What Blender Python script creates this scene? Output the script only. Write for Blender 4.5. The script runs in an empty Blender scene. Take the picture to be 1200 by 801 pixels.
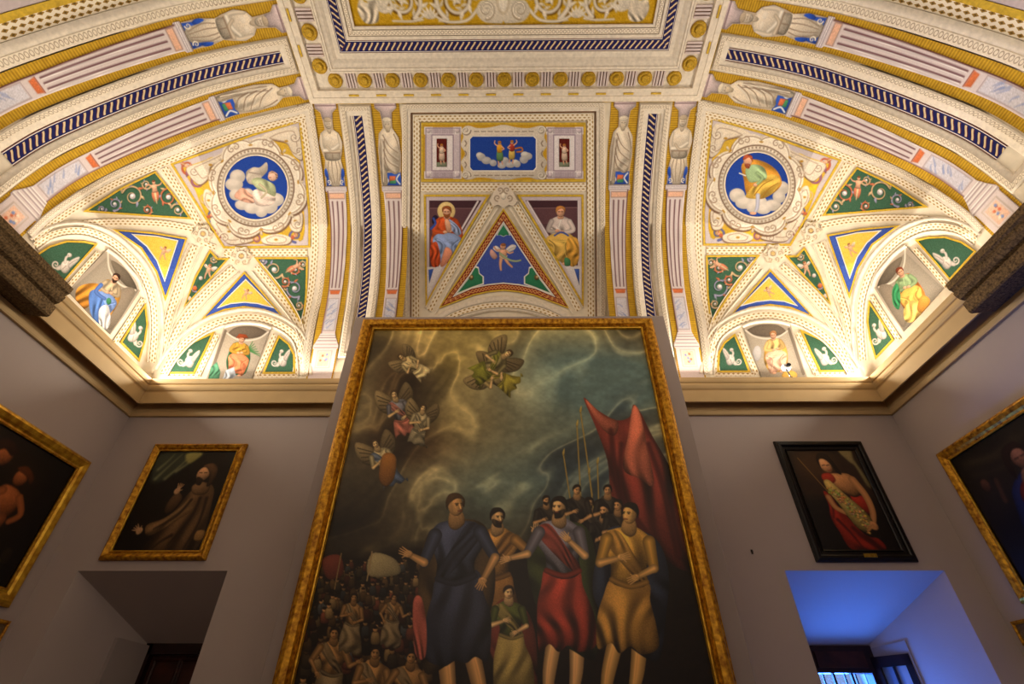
import bpy, math, random
import numpy as np
random.seed(7)
rng = np.random.default_rng(7)
CZ = 1.6                      # eye height: all z below are relative to the eye, lifted by CZ when meshes are made
COL = bpy.context.scene.collection
# ------------------------------------------------------------------ camera
f_px, pitch, yaw, roll = 579.03, 0.6726, 0.0090, 0.0022
def cam_axes():
    cp, sp = math.cos(pitch), math.sin(pitch)
    F = np.array([0, cp, sp]); U = np.array([0, -sp, cp]); R = np.array([1., 0, 0])
    Z = np.array([[math.cos(yaw), -math.sin(yaw), 0], [math.sin(yaw), math.cos(yaw), 0], [0, 0, 1]])
    F, U, R = Z @ F, Z @ U, Z @ R
    return F, -R*math.sin(roll)+U*math.cos(roll), R*math.cos(roll)+U*math.sin(roll)
F_, U_, R_ = cam_axes()
from mathutils import Matrix, Vector
cd = bpy.data.cameras.new('camera'); cam = bpy.data.objects.new('camera', cd); COL.objects.link(cam)
cd.sensor_width = 36; cd.lens = f_px/1200*36; cd.clip_start = .05; cd.clip_end = 100
M4 = Matrix(((R_[0], U_[0], -F_[0], 0), (R_[1], U_[1], -F_[1], 0), (R_[2], U_[2], -F_[2], CZ), (0, 0, 0, 1)))
cam.matrix_world = M4
bpy.context.scene.camera = cam
def rays(P):
    P = np.asarray(P, float)
    return F_ + R_*((P[:, :1]-600)/f_px) - U_*((P[:, 1:2]-400.5)/f_px)

# ------------------------------------------------------------------ room measures
D = 5.0; XL, XR = -4.49, 4.327; YB = -4.5; FZ = -1.6
HC, XC, XF, YF, XW, YW, VS = 6.08, -.12, 2.39, 2.905, 4.40, 4.87, 1.03
def pchip(xs, ys, n=400):
    xs = np.array(xs, float); ys = np.array(ys, float); h = np.diff(xs); m = np.diff(ys)/h
    d = np.zeros(len(xs)); d[0] = m[0]; d[-1] = m[-1]
    for i in range(1, len(xs)-1): d[i] = 0 if m[i-1]*m[i] <= 0 else 2*m[i-1]*m[i]/(m[i-1]+m[i])
    X = np.linspace(xs[0], xs[-1], n); k = np.clip(np.searchsorted(xs, X, side='right')-1, 0, len(h)-1)
    t = (X-xs[k])/h[k]
    return X, (2*t**3-3*t**2+1)*ys[k]+(t**3-2*t**2+t)*h[k]*d[k]+(-2*t**3+3*t**2)*ys[k+1]+(t**3-t**2)*h[k]*d[k+1]
PE = pchip([0,.35,.69,1.21,1.42,1.60,1.72,1.80,1.88,1.94,1.965],[6.08,5.915,5.71,5.31,5.03,4.70,4.35,4.02,3.7,3.4,3.1])
PS = pchip([0,.45,.89,1.2,1.44,1.68,1.86,1.94,1.98,2.01],[6.08,5.86,5.57,5.25,4.95,4.60,4.27,3.95,3.6,3.1])
def arcl(P): return np.concatenate([[0], np.cumsum(np.hypot(np.diff(P[0]), np.diff(P[1])))])
SE, SS = arcl(PE), arcl(PS)
LUN = [('y', XC-3.36, .90, 3.30, .90, 1.75, .70), ('y', XC+3.36, .90, 3.30, .90, 1.75, .70), ('y', XC-.02, 1.2, 3.30, 1.08, 1.5, .36), ('x', 3.92, .92, 3.30, .92, 1.75, .70)]
def outside(P):
    x, y, z = P[:, 0], P[:, 1], P[:, 2]
    ax = np.abs(x-XC)
    ze = np.interp(y-YF, *PE); zs = np.interp(ax-XF, *PS)
    k = .004+.06*np.clip((HC-np.minimum(zs, ze))/.25, 0, 1); h = np.clip(.5+.5*(zs-ze)/k, 0, 1); z0 = zs*(1-h)+ze*h-k*h*(1-h)
    o = z > z0
    for kind, c, a, b, hh, q1, q2 in LUN:
        u, t = ((x-c), YW-y) if kind == 'y' else ((y-c), XW-ax)
        t = np.clip(t, 0, q1/(2*q2)*.99)
        r = 1-(u/a)**2
        A = b+hh*np.sqrt(np.clip(r, 0, 1))+q1*t-q2*t*t
        o &= ~((r > 0) & (z < A))
    return o | (y > YW) | (ax > XW) | (y < YB)
def cast(O, Dr, lo=.3, hi=14., n=70):
    O = np.broadcast_to(O, Dr.shape); N = len(Dr)
    t0 = np.full(N, lo); t1 = np.full(N, hi); done = np.zeros(N, bool)
    for t in np.linspace(lo, hi, n):
        o = outside(O+Dr*t) & ~done
        t1[o] = t; done |= o; t0[~done] = t
    for _ in range(18):
        m = (t0+t1)/2; o = outside(O+Dr*m[:, None]); t1 = np.where(o, m, t1); t0 = np.where(o, t0, m)
    return O+Dr*t1[:, None]
IN = np.array([XC, 1.2, 2.2])
def lift(P, off):
    d = IN-P; d /= np.linalg.norm(d, axis=1)[:, None]
    return P+d*(np.asarray(off)[:, None] if np.ndim(off) else off)
def hit(P, off=0.):            # traced point -> its place on the vault
    return lift(cast(np.zeros(3), rays(P), 2.5, 11.), off)*VS
def hit_m(P, off=0.):          # the same place on the mirrored side of the room
    Q = hit(P, off)/VS; Q[:, 0] = 2*XC-Q[:, 0]
    return Q*VS
def m_end(sg):
    def f(P, off=0.):
        P = np.asarray(P, float); d = np.interp(P[:, 1], SE, PE[0]); z = np.interp(P[:, 1], SE, PE[1])
        return lift(np.stack([XC+sg*P[:, 0], YF+d, z], 1), off)*VS
    return f
def m_side(sg):
    def f(P, off=0.):
        P = np.asarray(P, float); d = np.interp(P[:, 1], SS, PS[0]); z = np.interp(P[:, 1], SS, PS[1])
        return lift(np.stack([XC+sg*(XF+d), P[:, 0], z], 1), off)*VS
    return f
def m_flat(P, off=0.):
    P = np.asarray(P, float); n = len(P)
    return np.stack([XC+P[:, 0], P[:, 1], np.full(n, HC)-off], 1)*VS
def m_wally(Y):                # (x, -z) on a wall of constant y
    return lambda P, off=0.: np.stack([P[:, 0], np.full(len(P), Y)-off, -P[:, 1]], 1)
def m_wallx(X, sg):            # (y, -z) on a side wall; sg=+1 lifts towards +x
    return lambda P, off=0.: np.stack([np.full(len(P), X)+sg*off, P[:, 0], -P[:, 1]], 1)

# ------------------------------------------------------------------ objects
def finish(o, kind=None, label=None, cat=None, group=None, parent=None):
    if o.name not in COL.objects: COL.objects.link(o)
    if parent: o.parent = parent
    if kind: o['kind'] = kind
    if label: o['label'] = label
    if cat: o['category'] = cat
    if group: o['group'] = group
    return o
def empty(name, label, cat, group=None, loc=(0, 0, 0)):
    o = bpy.data.objects.new(name, None); o.empty_display_size = .1; o.location = loc
    return finish(o, None, label, cat, group)
def mesh_obj(name, V, Fc, mat, parent=None, uv=None, col=None, smooth=False, **k):
    V = np.asarray(V, float).copy(); V[:, 2] += CZ
    if parent is not None and parent.type == 'EMPTY': V -= np.array(parent.location)
    me = bpy.data.meshes.new(name)
    if isinstance(Fc, np.ndarray):
        nf, kk = Fc.shape
        me.vertices.add(len(V)); me.vertices.foreach_set('co', V.ravel())
        me.loops.add(nf*kk); me.loops.foreach_set('vertex_index', Fc.ravel().astype(np.int32))
        me.polygons.add(nf); me.polygons.foreach_set('loop_start', np.arange(0, nf*kk, kk, dtype=np.int32))
        me.update(calc_edges=True)
    else:
        me.from_pydata(V.tolist(), [], Fc); me.update()
    if uv is not None:
        l = me.uv_layers.new(name='UVMap'); vi = np.empty(len(me.loops), np.int32); me.loops.foreach_get('vertex_index', vi)
        l.data.foreach_set('uv', np.asarray(uv, float)[vi].ravel())
    if col is not None:
        a = me.color_attributes.new('paint', 'FLOAT_COLOR', 'POINT')
        c = np.ones((len(V), 4)); c[:, :3] = (np.clip(col, 0, 255)/255.)**2.2
        a.data.foreach_set('color', c.ravel())
    me.polygons.foreach_set('use_smooth', np.full(len(me.polygons), smooth))
    me.materials.append(mat); me.validate()
    return finish(bpy.data.objects.new(name, me), parent=parent, **k)

# ------------------------------------------------------------------ materials
def srgb(c): return tuple((x/255.)**2.2 for x in c)+(1,)
class Nd:
    def __init__(s, m): s.t = m.node_tree; s.n = s.t.nodes
    def new(s, ty, **k):
        n = s.n.new(ty)
        for a, b in k.items(): setattr(n, a, b)
        return n
    def link(s, a, b): s.t.links.new(a, b)
    def m(s, op, a, b=None, c=None):
        n = s.new('ShaderNodeMath', operation=op)
        for i, v in enumerate((a, b, c)):
            if v is None: continue
            if isinstance(v, (int, float)): n.inputs[i].default_value = v
            else: s.link(v, n.inputs[i])
        return n.outputs[0]
    def mix(s, f, a, b):
        n = s.new('ShaderNodeMix', data_type='RGBA')
        for i, v in ((0, f), (6, a), (7, b)):
            if isinstance(v, (int, float)): n.inputs[i].default_value = v
            elif isinstance(v, tuple): n.inputs[i].default_value = srgb(v)
            else: s.link(v, n.inputs[i])
        return n.outputs[2]
def base_mat(name, rough=.8, metal=0, spec=.3):
    m = bpy.data.materials.new(name); m.use_nodes = True; N = Nd(m); b = m.node_tree.nodes['Principled BSDF']
    b.inputs['Roughness'].default_value = rough; b.inputs['Metallic'].default_value = metal; b.inputs['Specular IOR Level'].default_value = spec
    return m, N, b
def solid(name, c, rough=.8, metal=0, noise=.12, scale=6, bump=0., c2=None, spec=.3, detail=6, bscale=None):
    m, N, b = base_mat(name, rough, metal, spec)
    tc = N.new('ShaderNodeTexCoord'); nz = N.new('ShaderNodeTexNoise'); nz.inputs['Scale'].default_value = scale; nz.inputs['Detail'].default_value = detail
    N.link(tc.outputs['Object'], nz.inputs['Vector'])
    rp = N.new('ShaderNodeMapRange'); N.link(nz.outputs['Fac'], rp.inputs[0]); rp.inputs[1].default_value = .3; rp.inputs[2].default_value = .7
    c2 = c2 or tuple(x*(1-noise) for x in c)
    N.link(N.mix(rp.outputs[0], c, c2), b.inputs['Base Color'])
    if bump:
        bp = N.new('ShaderNodeBump'); bp.inputs['Strength'].default_value = bump; bp.inputs['Distance'].default_value = .01
        if bscale:
            n2 = N.new('ShaderNodeTexNoise'); n2.inputs['Scale'].default_value = bscale; N.link(tc.outputs['Object'], n2.inputs['Vector']); N.link(n2.outputs['Fac'], bp.inputs['Height'])
        else: N.link(nz.outputs['Fac'], bp.inputs['Height'])
        N.link(bp.outputs[0], b.inputs['Normal'])
    return m
def paint_mat(name, rough=.8, spec=.2, gain=None):
    m, N, b = base_mat(name, rough, 0, spec)
    a = N.new('ShaderNodeAttribute', attribute_name='paint')
    N.link(a.outputs['Color'], b.inputs['Base Color'])
    return m
def uvs(N):
    u = N.new('ShaderNodeUVMap'); sp = N.new('ShaderNodeSeparateXYZ'); N.link(u.outputs[0], sp.inputs[0])
    return sp.outputs[0], sp.outputs[1]
CREAM = (238, 226, 204); CREAM2 = (222, 207, 182)
def lattice_mat(name, ground=CREAM, mark=(196, 162, 104), ps=.058, pt=.032, r=.66):
    m, N, b = base_mat(name); s, t = uvs(N)
    tr = N.m('DIVIDE', t, pt); row = N.m('FLOOR', tr); fy = N.m('ABSOLUTE', N.m('SUBTRACT', N.m('FRACT', tr), .5))
    sx = N.m('ADD', N.m('DIVIDE', s, ps), N.m('MULTIPLY', row, .5)); fx = N.m('ABSOLUTE', N.m('SUBTRACT', N.m('FRACT', sx), .5))
    d = N.m('ADD', fx, N.m('MULTIPLY', fy, 1.15))
    k = N.m('LESS_THAN', d, r*.62)
    sh = N.m('LESS_THAN', d, r*.3)
    c = N.mix(k, ground, mark); c = N.mix(sh, c, tuple(x*.62 for x in mark))
    N.link(c, b.inputs['Base Color'])
    return m
def eggdart_mat():
    m, N, b = base_mat('egg_and_dart'); s, t = uvs(N)
    fx = N.m('ABSOLUTE', N.m('SUBTRACT', N.m('FRACT', N.m('DIVIDE', s, .042)), .5)); fy = N.m('ABSOLUTE', N.m('SUBTRACT', t, .5))
    d = N.m('ADD', N.m('MULTIPLY', fx, fx), N.m('MULTIPLY', N.m('MULTIPLY', fy, fy), 1.2))
    ring = N.m('MULTIPLY', N.m('GREATER_THAN', d, .07), N.m('LESS_THAN', d, .2))
    nz = N.new('ShaderNodeTexNoise'); nz.inputs['Scale'].default_value = 30
    tc = N.new('ShaderNodeTexCoord'); N.link(tc.outputs['Object'], nz.inputs['Vector'])
    N.link(N.mix(N.m('MULTIPLY', ring, N.m('ADD', .15, nz.outputs[0])), (236, 224, 204), (150, 128, 104)), b.inputs['Base Color'])
    return m
def guilloche_mat():
    m, N, b = base_mat('guilloche'); s, t = uvs(N)      # t runs 0..1 across
    tt = N.m('MULTIPLY', N.m('SUBTRACT', t, .5), 1.9)
    wob = N.m('MULTIPLY', N.m('SINE', N.m('MULTIPLY', tt, 2.2)), .42)
    fx = N.m('FRACT', N.m('ADD', N.m('DIVIDE', s, .066), wob))
    st = N.m('MULTIPLY', N.m('GREATER_THAN', fx, .42), N.m('LESS_THAN', fx, .84))
    ins = N.m('LESS_THAN', N.m('ABSOLUTE', N.m('SUBTRACT', t, .5)), .31)
    g = N.m('MULTIPLY', N.m('SUBTRACT', fx, .34), 2.)
    stroke = N.mix(g, (196, 158, 84), (232, 226, 206)); stroke = N.mix(N.m('GREATER_THAN', fx, .72), stroke, (120, 66, 40))
    c = N.mix(N.m('MULTIPLY', st, ins), (24, 26, 84), stroke)
    d = N.m('ABSOLUTE', N.m('SUBTRACT', t, .5))
    c = N.mix(N.m('GREATER_THAN', d, .40), c, (226, 218, 214)); c = N.mix(N.m('GREATER_THAN', d, .455), c, (96, 34, 30))
    N.link(c, b.inputs['Base Color'])
    return m
def gold_hatch():
    m, N, b = base_mat('ochre_hatch'); s, t = uvs(N)
    w = N.m('SINE', N.m('MULTIPLY', s, 2*math.pi/.026)); nz = N.new('ShaderNodeTexNoise'); nz.inputs['Scale'].default_value = 22
    tc = N.new('ShaderNodeTexCoord'); N.link(tc.outputs['Object'], nz.inputs['Vector'])
    f = N.m('ADD', N.m('MULTIPLY', w, .3), N.m('MULTIPLY', nz.outputs[0], .8))
    N.link(N.mix(f, (212, 170, 50), (142, 102, 16)), b.inputs['Base Color'])
    return m
def redscroll_mat():
    m, N, b = base_mat('red_guilloche'); s, t = uvs(N)
    a = N.m('FRACT', N.m('DIVIDE', s, .085)); c1 = N.m('MULTIPLY', N.m('SINE', N.m('MULTIPLY', a, 6.283)), .24)
    d = N.m('ABSOLUTE', N.m('SUBTRACT', N.m('SUBTRACT', t, .5), c1)); d2 = N.m('ABSOLUTE', N.m('ADD', N.m('SUBTRACT', t, .5), c1))
    k = N.m('LESS_THAN', N.m('MINIMUM', d, d2), .09)
    c = N.mix(k, (140, 52, 32), (206, 150, 92)); c = N.mix(N.m('GREATER_THAN', N.m('ABSOLUTE', N.m('SUBTRACT', t, .5)), .43), c, (92, 30, 26))
    N.link(c, b.inputs['Base Color'])
    return m
MAT = dict(
    plaster=solid('cream_plaster', CREAM, .85, noise=.08, scale=9, bump=.15),
    mould=solid('cream_moulding', (236, 224, 206), .85, noise=.10, scale=26, bump=.2),
    lilac=solid('lilac_stone_paint', (214, 198, 196), .85, noise=.08, scale=12),
    lattice=lattice_mat('lattice_band'), lattice_big=lattice_mat('lattice_band_dark', mark=(160, 126, 62), ps=.07, pt=.042, r=.72),
    egg=eggdart_mat(), guil=guilloche_mat(), gold=gold_hatch(), redg=redscroll_mat(),
    goldline=solid('ochre_line', (222, 184, 62), .7, noise=.18, scale=30), shadow=solid('shadow_paint', (120, 84, 52), .85),  # shadow: umber paint drawn as shade in grooves and steps
    blue=solid('blue_paint', (58, 84, 190), .8, noise=.14, scale=24), white=solid('white_line', (240, 236, 228), .8),
    paint=paint_mat('fresco_paint'), oil=paint_mat('oil_paint', .42, .35),
    rosette=solid('gilt_rosette', (206, 164, 44), .55, .25, noise=.3, scale=60, bump=.4),
    wall=solid('grey_wall_paint', (176, 163, 158), .9, noise=.03, scale=1.2, bump=.1, bscale=60),
    panelgrey=solid('panel_grey_paint', (156, 144, 140), .85, noise=.04, scale=2),
    cornice=solid('cornice_paint', (196, 166, 118), .6, noise=.06, scale=3),
    granite=solid('granite', (128, 104, 70), .9, c2=(58, 44, 28), scale=55, bump=.8, detail=10),
    gilt=solid('aged_gilding', (222, 164, 48), .42, .55, c2=(120, 70, 18), scale=26, bump=.6, detail=12),
    gilt2=solid('bright_gilding', (228, 182, 62), .36, .6, c2=(160, 108, 30), scale=14, bump=.3),
    black=solid('black_frame_wood', (26, 20, 17), .35, noise=.3, scale=18, bump=.15),
    darkwood=solid('dark_door_wood', (70, 34, 24), .45, noise=.45, scale=7, bump=.2),
    winwood=solid('window_wood', (44, 22, 20), .4, noise=.3, scale=12),
    floor=solid('terracotta_floor', (70, 46, 34), .5, noise=.3, scale=3),
    metal=solid('white_lamp_metal', (225, 225, 222), .4, noise=.05), blackmetal=solid('black_lamp_metal', (18, 18, 20), .4, noise=.1),
    brass=solid('brass_plate', (190, 150, 60), .35, .7, noise=.2, scale=40))
gm, GN, gb = base_mat('window_glass', .05)
_t = GN.new('ShaderNodeBsdfTransparent'); _t.inputs[0].default_value = (.86, .93, 1, 1); _g = GN.new('ShaderNodeBsdfGlossy'); _g.inputs['Roughness'].default_value = .05
_m = GN.new('ShaderNodeMixShader'); _m.inputs[0].default_value = .1; GN.link(_t.outputs[0], _m.inputs[1]); GN.link(_g.outputs[0], _m.inputs[2]); GN.link(_m.outputs[0], GN.n['Material Output'].inputs[0])
MAT['glass'] = gm

# ------------------------------------------------------------------ 2-D shapes
def smooth(P, n=8, closed=True):
    P = np.asarray(P, float); N = len(P); out = []
    rngi = range(N if closed else N-1)
    for i in rngi:
        if closed: a, b, c, d = P[i-1], P[i], P[(i+1) % N], P[(i+2) % N]
        else: a, b, c, d = P[max(i-1, 0)], P[i], P[i+1], P[min(i+2, N-1)]
        for k in range(n):
            t = k/n
            out.append(.5*((2*b)+(-a+c)*t+(2*a-5*b+4*c-d)*t*t+(-a+3*b-3*c+d)*t**3))
    if not closed: out.append(P[-1])
    return np.array(out)
def dens(P, ds, closed=True):
    P = np.asarray(P, float); out = []
    for i in range(len(P) if closed else len(P)-1):
        a, b = P[i], P[(i+1) % len(P)]; k = max(1, int(np.ceil(np.linalg.norm(b-a)/ds)))
        for j in range(k): out.append(a+(b-a)*j/k)
    if not closed: out.append(P[-1])
    return np.array(out)
def sdf(poly, X, Y):           # + inside
    d = np.full(X.shape, 1e9); ins = np.zeros(X.shape, bool); n = len(poly)
    for i in range(n):
        x0, y0 = poly[i]; x1, y1 = poly[(i+1) % n]; ex, ey = x1-x0, y1-y0; L = ex*ex+ey*ey+1e-12
        t = np.clip(((X-x0)*ex+(Y-y0)*ey)/L, 0, 1); d = np.minimum(d, (X-x0-t*ex)**2+(Y-y0-t*ey)**2)
        if y0 != y1: ins ^= ((y0 > Y) != (y1 > Y)) & (X < (x1-x0)*(Y-y0)/(y1-y0)+x0)
    d = np.sqrt(d); return np.where(ins, d, -d)
def fbm(X, Y, seed=0, octs=5, gain=.55):
    out = np.zeros(X.shape); amp = 1; tot = 0
    for o in range(octs):
        g = np.random.default_rng(seed*31+o).uniform(-1, 1, (64, 64)); x = X*2**o; y = Y*2**o
        i = np.floor(x).astype(int); j = np.floor(y).astype(int); u = x-i; v = y-j; u = u*u*(3-2*u); v = v*v*(3-2*v)
        a = g[j % 64, i % 64]; b = g[j % 64, (i+1) % 64]; c = g[(j+1) % 64, i % 64]; d = g[(j+1) % 64, (i+1) % 64]
        out += amp*((a*(1-u)+b*u)*(1-v)+(c*(1-u)+d*u)*v); tot += amp; amp *= gain
    return out/tot
class Canvas:
    def __init__(s, poly, h, bg=(220, 205, 180), noise=4):
        s.poly = np.asarray(poly, float); s.h = h
        a = s.poly.min(0)-h; b = s.poly.max(0)+h
        nx, ny = int((b[0]-a[0])/h)+2, int((b[1]-a[1])/h)+2
        s.x = a[0]+np.arange(nx)*h; s.y = a[1]+np.arange(ny)*h
        s.X, s.Y = np.meshgrid(s.x, s.y); s.img = np.ones(s.X.shape+(3,))*np.array(bg, float)
        s.img += rng.normal(0, noise, s.X.shape)[..., None]
        s.T = (1, 0, 0, 1, 0, 0); s.clip = None
    def set(s, ox=0, oy=0, sc=1, rot=0, flip=1):
        c, q = math.cos(math.radians(rot))*sc, math.sin(math.radians(rot))*sc
        s.T = (c*flip, -q, q*flip, c, ox, oy); s.sc = sc; return s
    def tr(s, P):
        a, b, c, d, e, f = s.T; P = np.asarray(P, float).reshape(-1, 2)
        return np.stack([a*P[:, 0]+b*P[:, 1]+e, c*P[:, 0]+d*P[:, 1]+f], 1)
    def scale(s): a, b, c, d, *_ = s.T; return math.sqrt(abs(a*d-b*c))
    def box(s, P, m):
        a = P.min(0)-m; b = P.max(0)+m
        i0, i1 = np.searchsorted(s.x, [a[0], b[0]]); j0, j1 = np.searchsorted(s.y, [a[1], b[1]])
        return slice(j0, j1), slice(i0, i1)
    def put(s, b, m, col):
        if s.clip is not None: m = m*s.clip[b]
        s.img[b] += (col-s.img[b])*m[..., None]
    def poly_(s, P, col, vol=.22, lite=(-.4, -.8), soft=None, alpha=1, sm=True, mottle=.04, folds=0, fd=.5, dirv=None, seed=None):
        P = s.tr(P)
        if sm: P = smooth(P, 5)
        soft = soft*s.scale() if soft else s.h*.7
        b = s.box(P, soft*2)
        X, Y = s.X[b], s.Y[b]
        if X.size == 0: return
        d = sdf(P, X, Y); m = np.clip(.5+d/(2*soft), 0, 1)*alpha
        c = P.mean(0); r = max(np.ptp(P[:, 0]), np.ptp(P[:, 1]))/2+1e-6; mn = min(np.ptp(P[:, 0]), np.ptp(P[:, 1]))/2+1e-6
        g = 1+vol*((X-c[0])*lite[0]+(Y-c[1])*lite[1])/r-vol*1.0*np.exp(-np.clip(d, 0, None)/(mn*.18))+rng.normal(0, mottle, X.shape)
        s.put(b, m, np.array(col, float)*g[..., None])
        if folds:
            rr = np.random.default_rng(seed if seed is not None else int(abs(c[0]*37+c[1]*91)*7) % 99991)
            if dirv is None:
                q_ = P-c; w_, v_ = np.linalg.eigh(q_.T@q_); ax = v_[:, 1]
            else: ax = np.array(dirv, float); ax /= np.linalg.norm(ax)
            if ax[1] < 0: ax = -ax
            px_ = np.array([-ax[1], ax[0]]); la = (P-c)@ax; lb = (P-c)@px_; A0, A1, B0, B1 = la.min(), la.max(), lb.min(), lb.max()
            L = A1-A0; Wd = B1-B0; UU = (X-c[0])*ax[0]+(Y-c[1])*ax[1]; VV = (X-c[0])*px_[0]+(Y-c[1])*px_[1]
            ph = np.zeros(X.shape); 
            for k in range(3):
                ph += rr.uniform(.25, .6)*np.sin(UU/L*rr.uniform(3, 8)+VV/Wd*rr.uniform(-4, 4)+rr.uniform(0, 6))
            wv = np.sin((VV/Wd*folds*2*np.pi*(.7+.45*UU/L)+ph*3.6)); wv = np.sign(wv)*np.abs(wv)**.8
            wv *= np.clip(.72+.4*np.sin(UU/L*2.6+ph), .3, 1)
            f = 1+fd*np.where(wv > 0, wv*.55, wv)*(.6+.4*np.sin(ph*3+1))
            sv = s.img[b]; s.img[b] = sv*(1+(f-1)*m)[..., None]
    def line(s, P, w, col, w2=None, alpha=1, sm=True, vol=.25, soft=None):
        P = s.tr(P); sc = s.scale()
        if sm and len(P) > 2: P = smooth(P, 5, False)
        w *= sc; w2 = w if w2 is None else w2*sc
        soft = soft*sc if soft else s.h*.6
        b = s.box(P, max(w, w2)+soft*2); X, Y = s.X[b], s.Y[b]
        if X.size == 0: return
        best = np.full(X.shape, 1e9); n = len(P)-1
        for i in range(n):
            x0, y0 = P[i]; ex, ey = P[i+1]-P[i]; L = ex*ex+ey*ey+1e-12
            t = np.clip(((X-x0)*ex+(Y-y0)*ey)/L, 0, 1); ww = (w+(w2-w)*(i+t)/n)/2
            best = np.minimum(best, np.hypot(X-x0-t*ex, Y-y0-t*ey)-ww)
        m = np.clip(.5-best/(2*soft), 0, 1)*alpha; mw = max(w, w2)/2
        g = 1-vol*np.clip(1+best/(mw+1e-9), 0, 1)+vol*.3
        s.put(b, m, np.array(col, float)*g[..., None])
    def ell(s, x, y, rx, ry, col, rot=0, **k):
        a = np.linspace(0, 2*np.pi, 13)[:-1]; c, q = math.cos(math.radians(rot)), math.sin(math.radians(rot))
        u, v = rx*np.cos(a), ry*np.sin(a)
        s.poly_(np.stack([x+u*c-v*q, y+u*q+v*c], 1), col, **k)
    def spiral(s, x, y, r, turns, a0, d, w, col, w2=None, **k):
        a = np.linspace(0, 1, int(10*turns)+4); rr = r*(1-a*.88); an = math.radians(a0)+d*a*turns*2*np.pi
        s.line(np.stack([x+rr*np.cos(an), y+rr*np.sin(an)], 1), w, col, w2 or w*.5, sm=True, **k)
    def leaf(s, x, y, L, ang, col, w=.4, **k):
        c, q = math.cos(math.radians(ang)), math.sin(math.radians(ang))
        U = [(0, 0), (.35*L, -w*L*.5), (.8*L, -w*L*.3), (L, 0), (.7*L, w*L*.2), (.3*L, w*L*.35)]
        s.poly_([(x+u*c-v*q, y+u*q+v*c) for u, v in U], col, **k)
    # the mesh
    def build(s, name, mapf, parent, off=.01, mat=None, skirt=.012, **k):
        D_ = sdf(s.poly, s.X, s.Y)
        cc = (D_[:-1, :-1]+D_[1:, :-1]+D_[:-1, 1:]+D_[1:, 1:])/4 > -s.h*.05
        ny, nx = s.X.shape; idx = np.arange(ny*nx).reshape(ny, nx)
        q = np.stack([idx[:-1, :-1], idx[1:, :-1], idx[1:, 1:], idx[:-1, 1:]], -1)[cc]
        used = np.unique(q); P = np.stack([s.X.ravel()[used], s.Y.ravel()[used]], 1)
        inv = np.full(ny*nx, -1); inv[used] = np.arange(len(used)); q = inv[q]
        cnt = np.bincount(q.ravel(), minlength=len(used)); bd = (cnt < 4) | (D_.ravel()[used] < 0)
        B = P[bd]; best = np.full(len(B), 1e9); N2 = B.copy(); pl = s.poly
        for i in range(len(pl)):
            a, e = pl[i], pl[(i+1) % len(pl)]-pl[i]; t = np.clip(((B-a)@e)/(e@e+1e-12), 0, 1); Q = a+t[:, None]*e
            dd = np.linalg.norm(B-Q, axis=1); m = dd < best; best[m] = dd[m]; N2[m] = Q[m]
        N2 = np.where((best < 1.5*s.h)[:, None], N2, B); P[bd] = N2
        V = mapf(P, off); col = s.img.reshape(-1, 3)[used]
        e = np.concatenate([q[:, [0, 1]], q[:, [1, 2]], q[:, [2, 3]], q[:, [3, 0]]]); key = np.sort(e, 1); k2 = key[:, 0].astype(np.int64)*len(used)+key[:, 1]
        u, ind, c2 = np.unique(k2, return_index=True, return_counts=True); be = e[ind[c2 == 1]]
        if skirt and len(be):
            bv = np.unique(be); V2 = mapf(P[bv], off-skirt); mp = np.full(len(used), -1); mp[bv] = np.arange(len(bv))+len(V)
            q = np.concatenate([q, np.stack([be[:, 1], be[:, 0], mp[be[:, 0]], mp[be[:, 1]]], 1)]); V = np.concatenate([V, V2]); col = np.concatenate([col, col[bv]*.9])
        # orient towards the room
        a = V[q[0]]; n = np.cross(a[1]-a[0], a[2]-a[0])
        return mesh_obj(name, V, q, mat or MAT['paint'], parent, col=col, smooth=True, **k)

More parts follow.
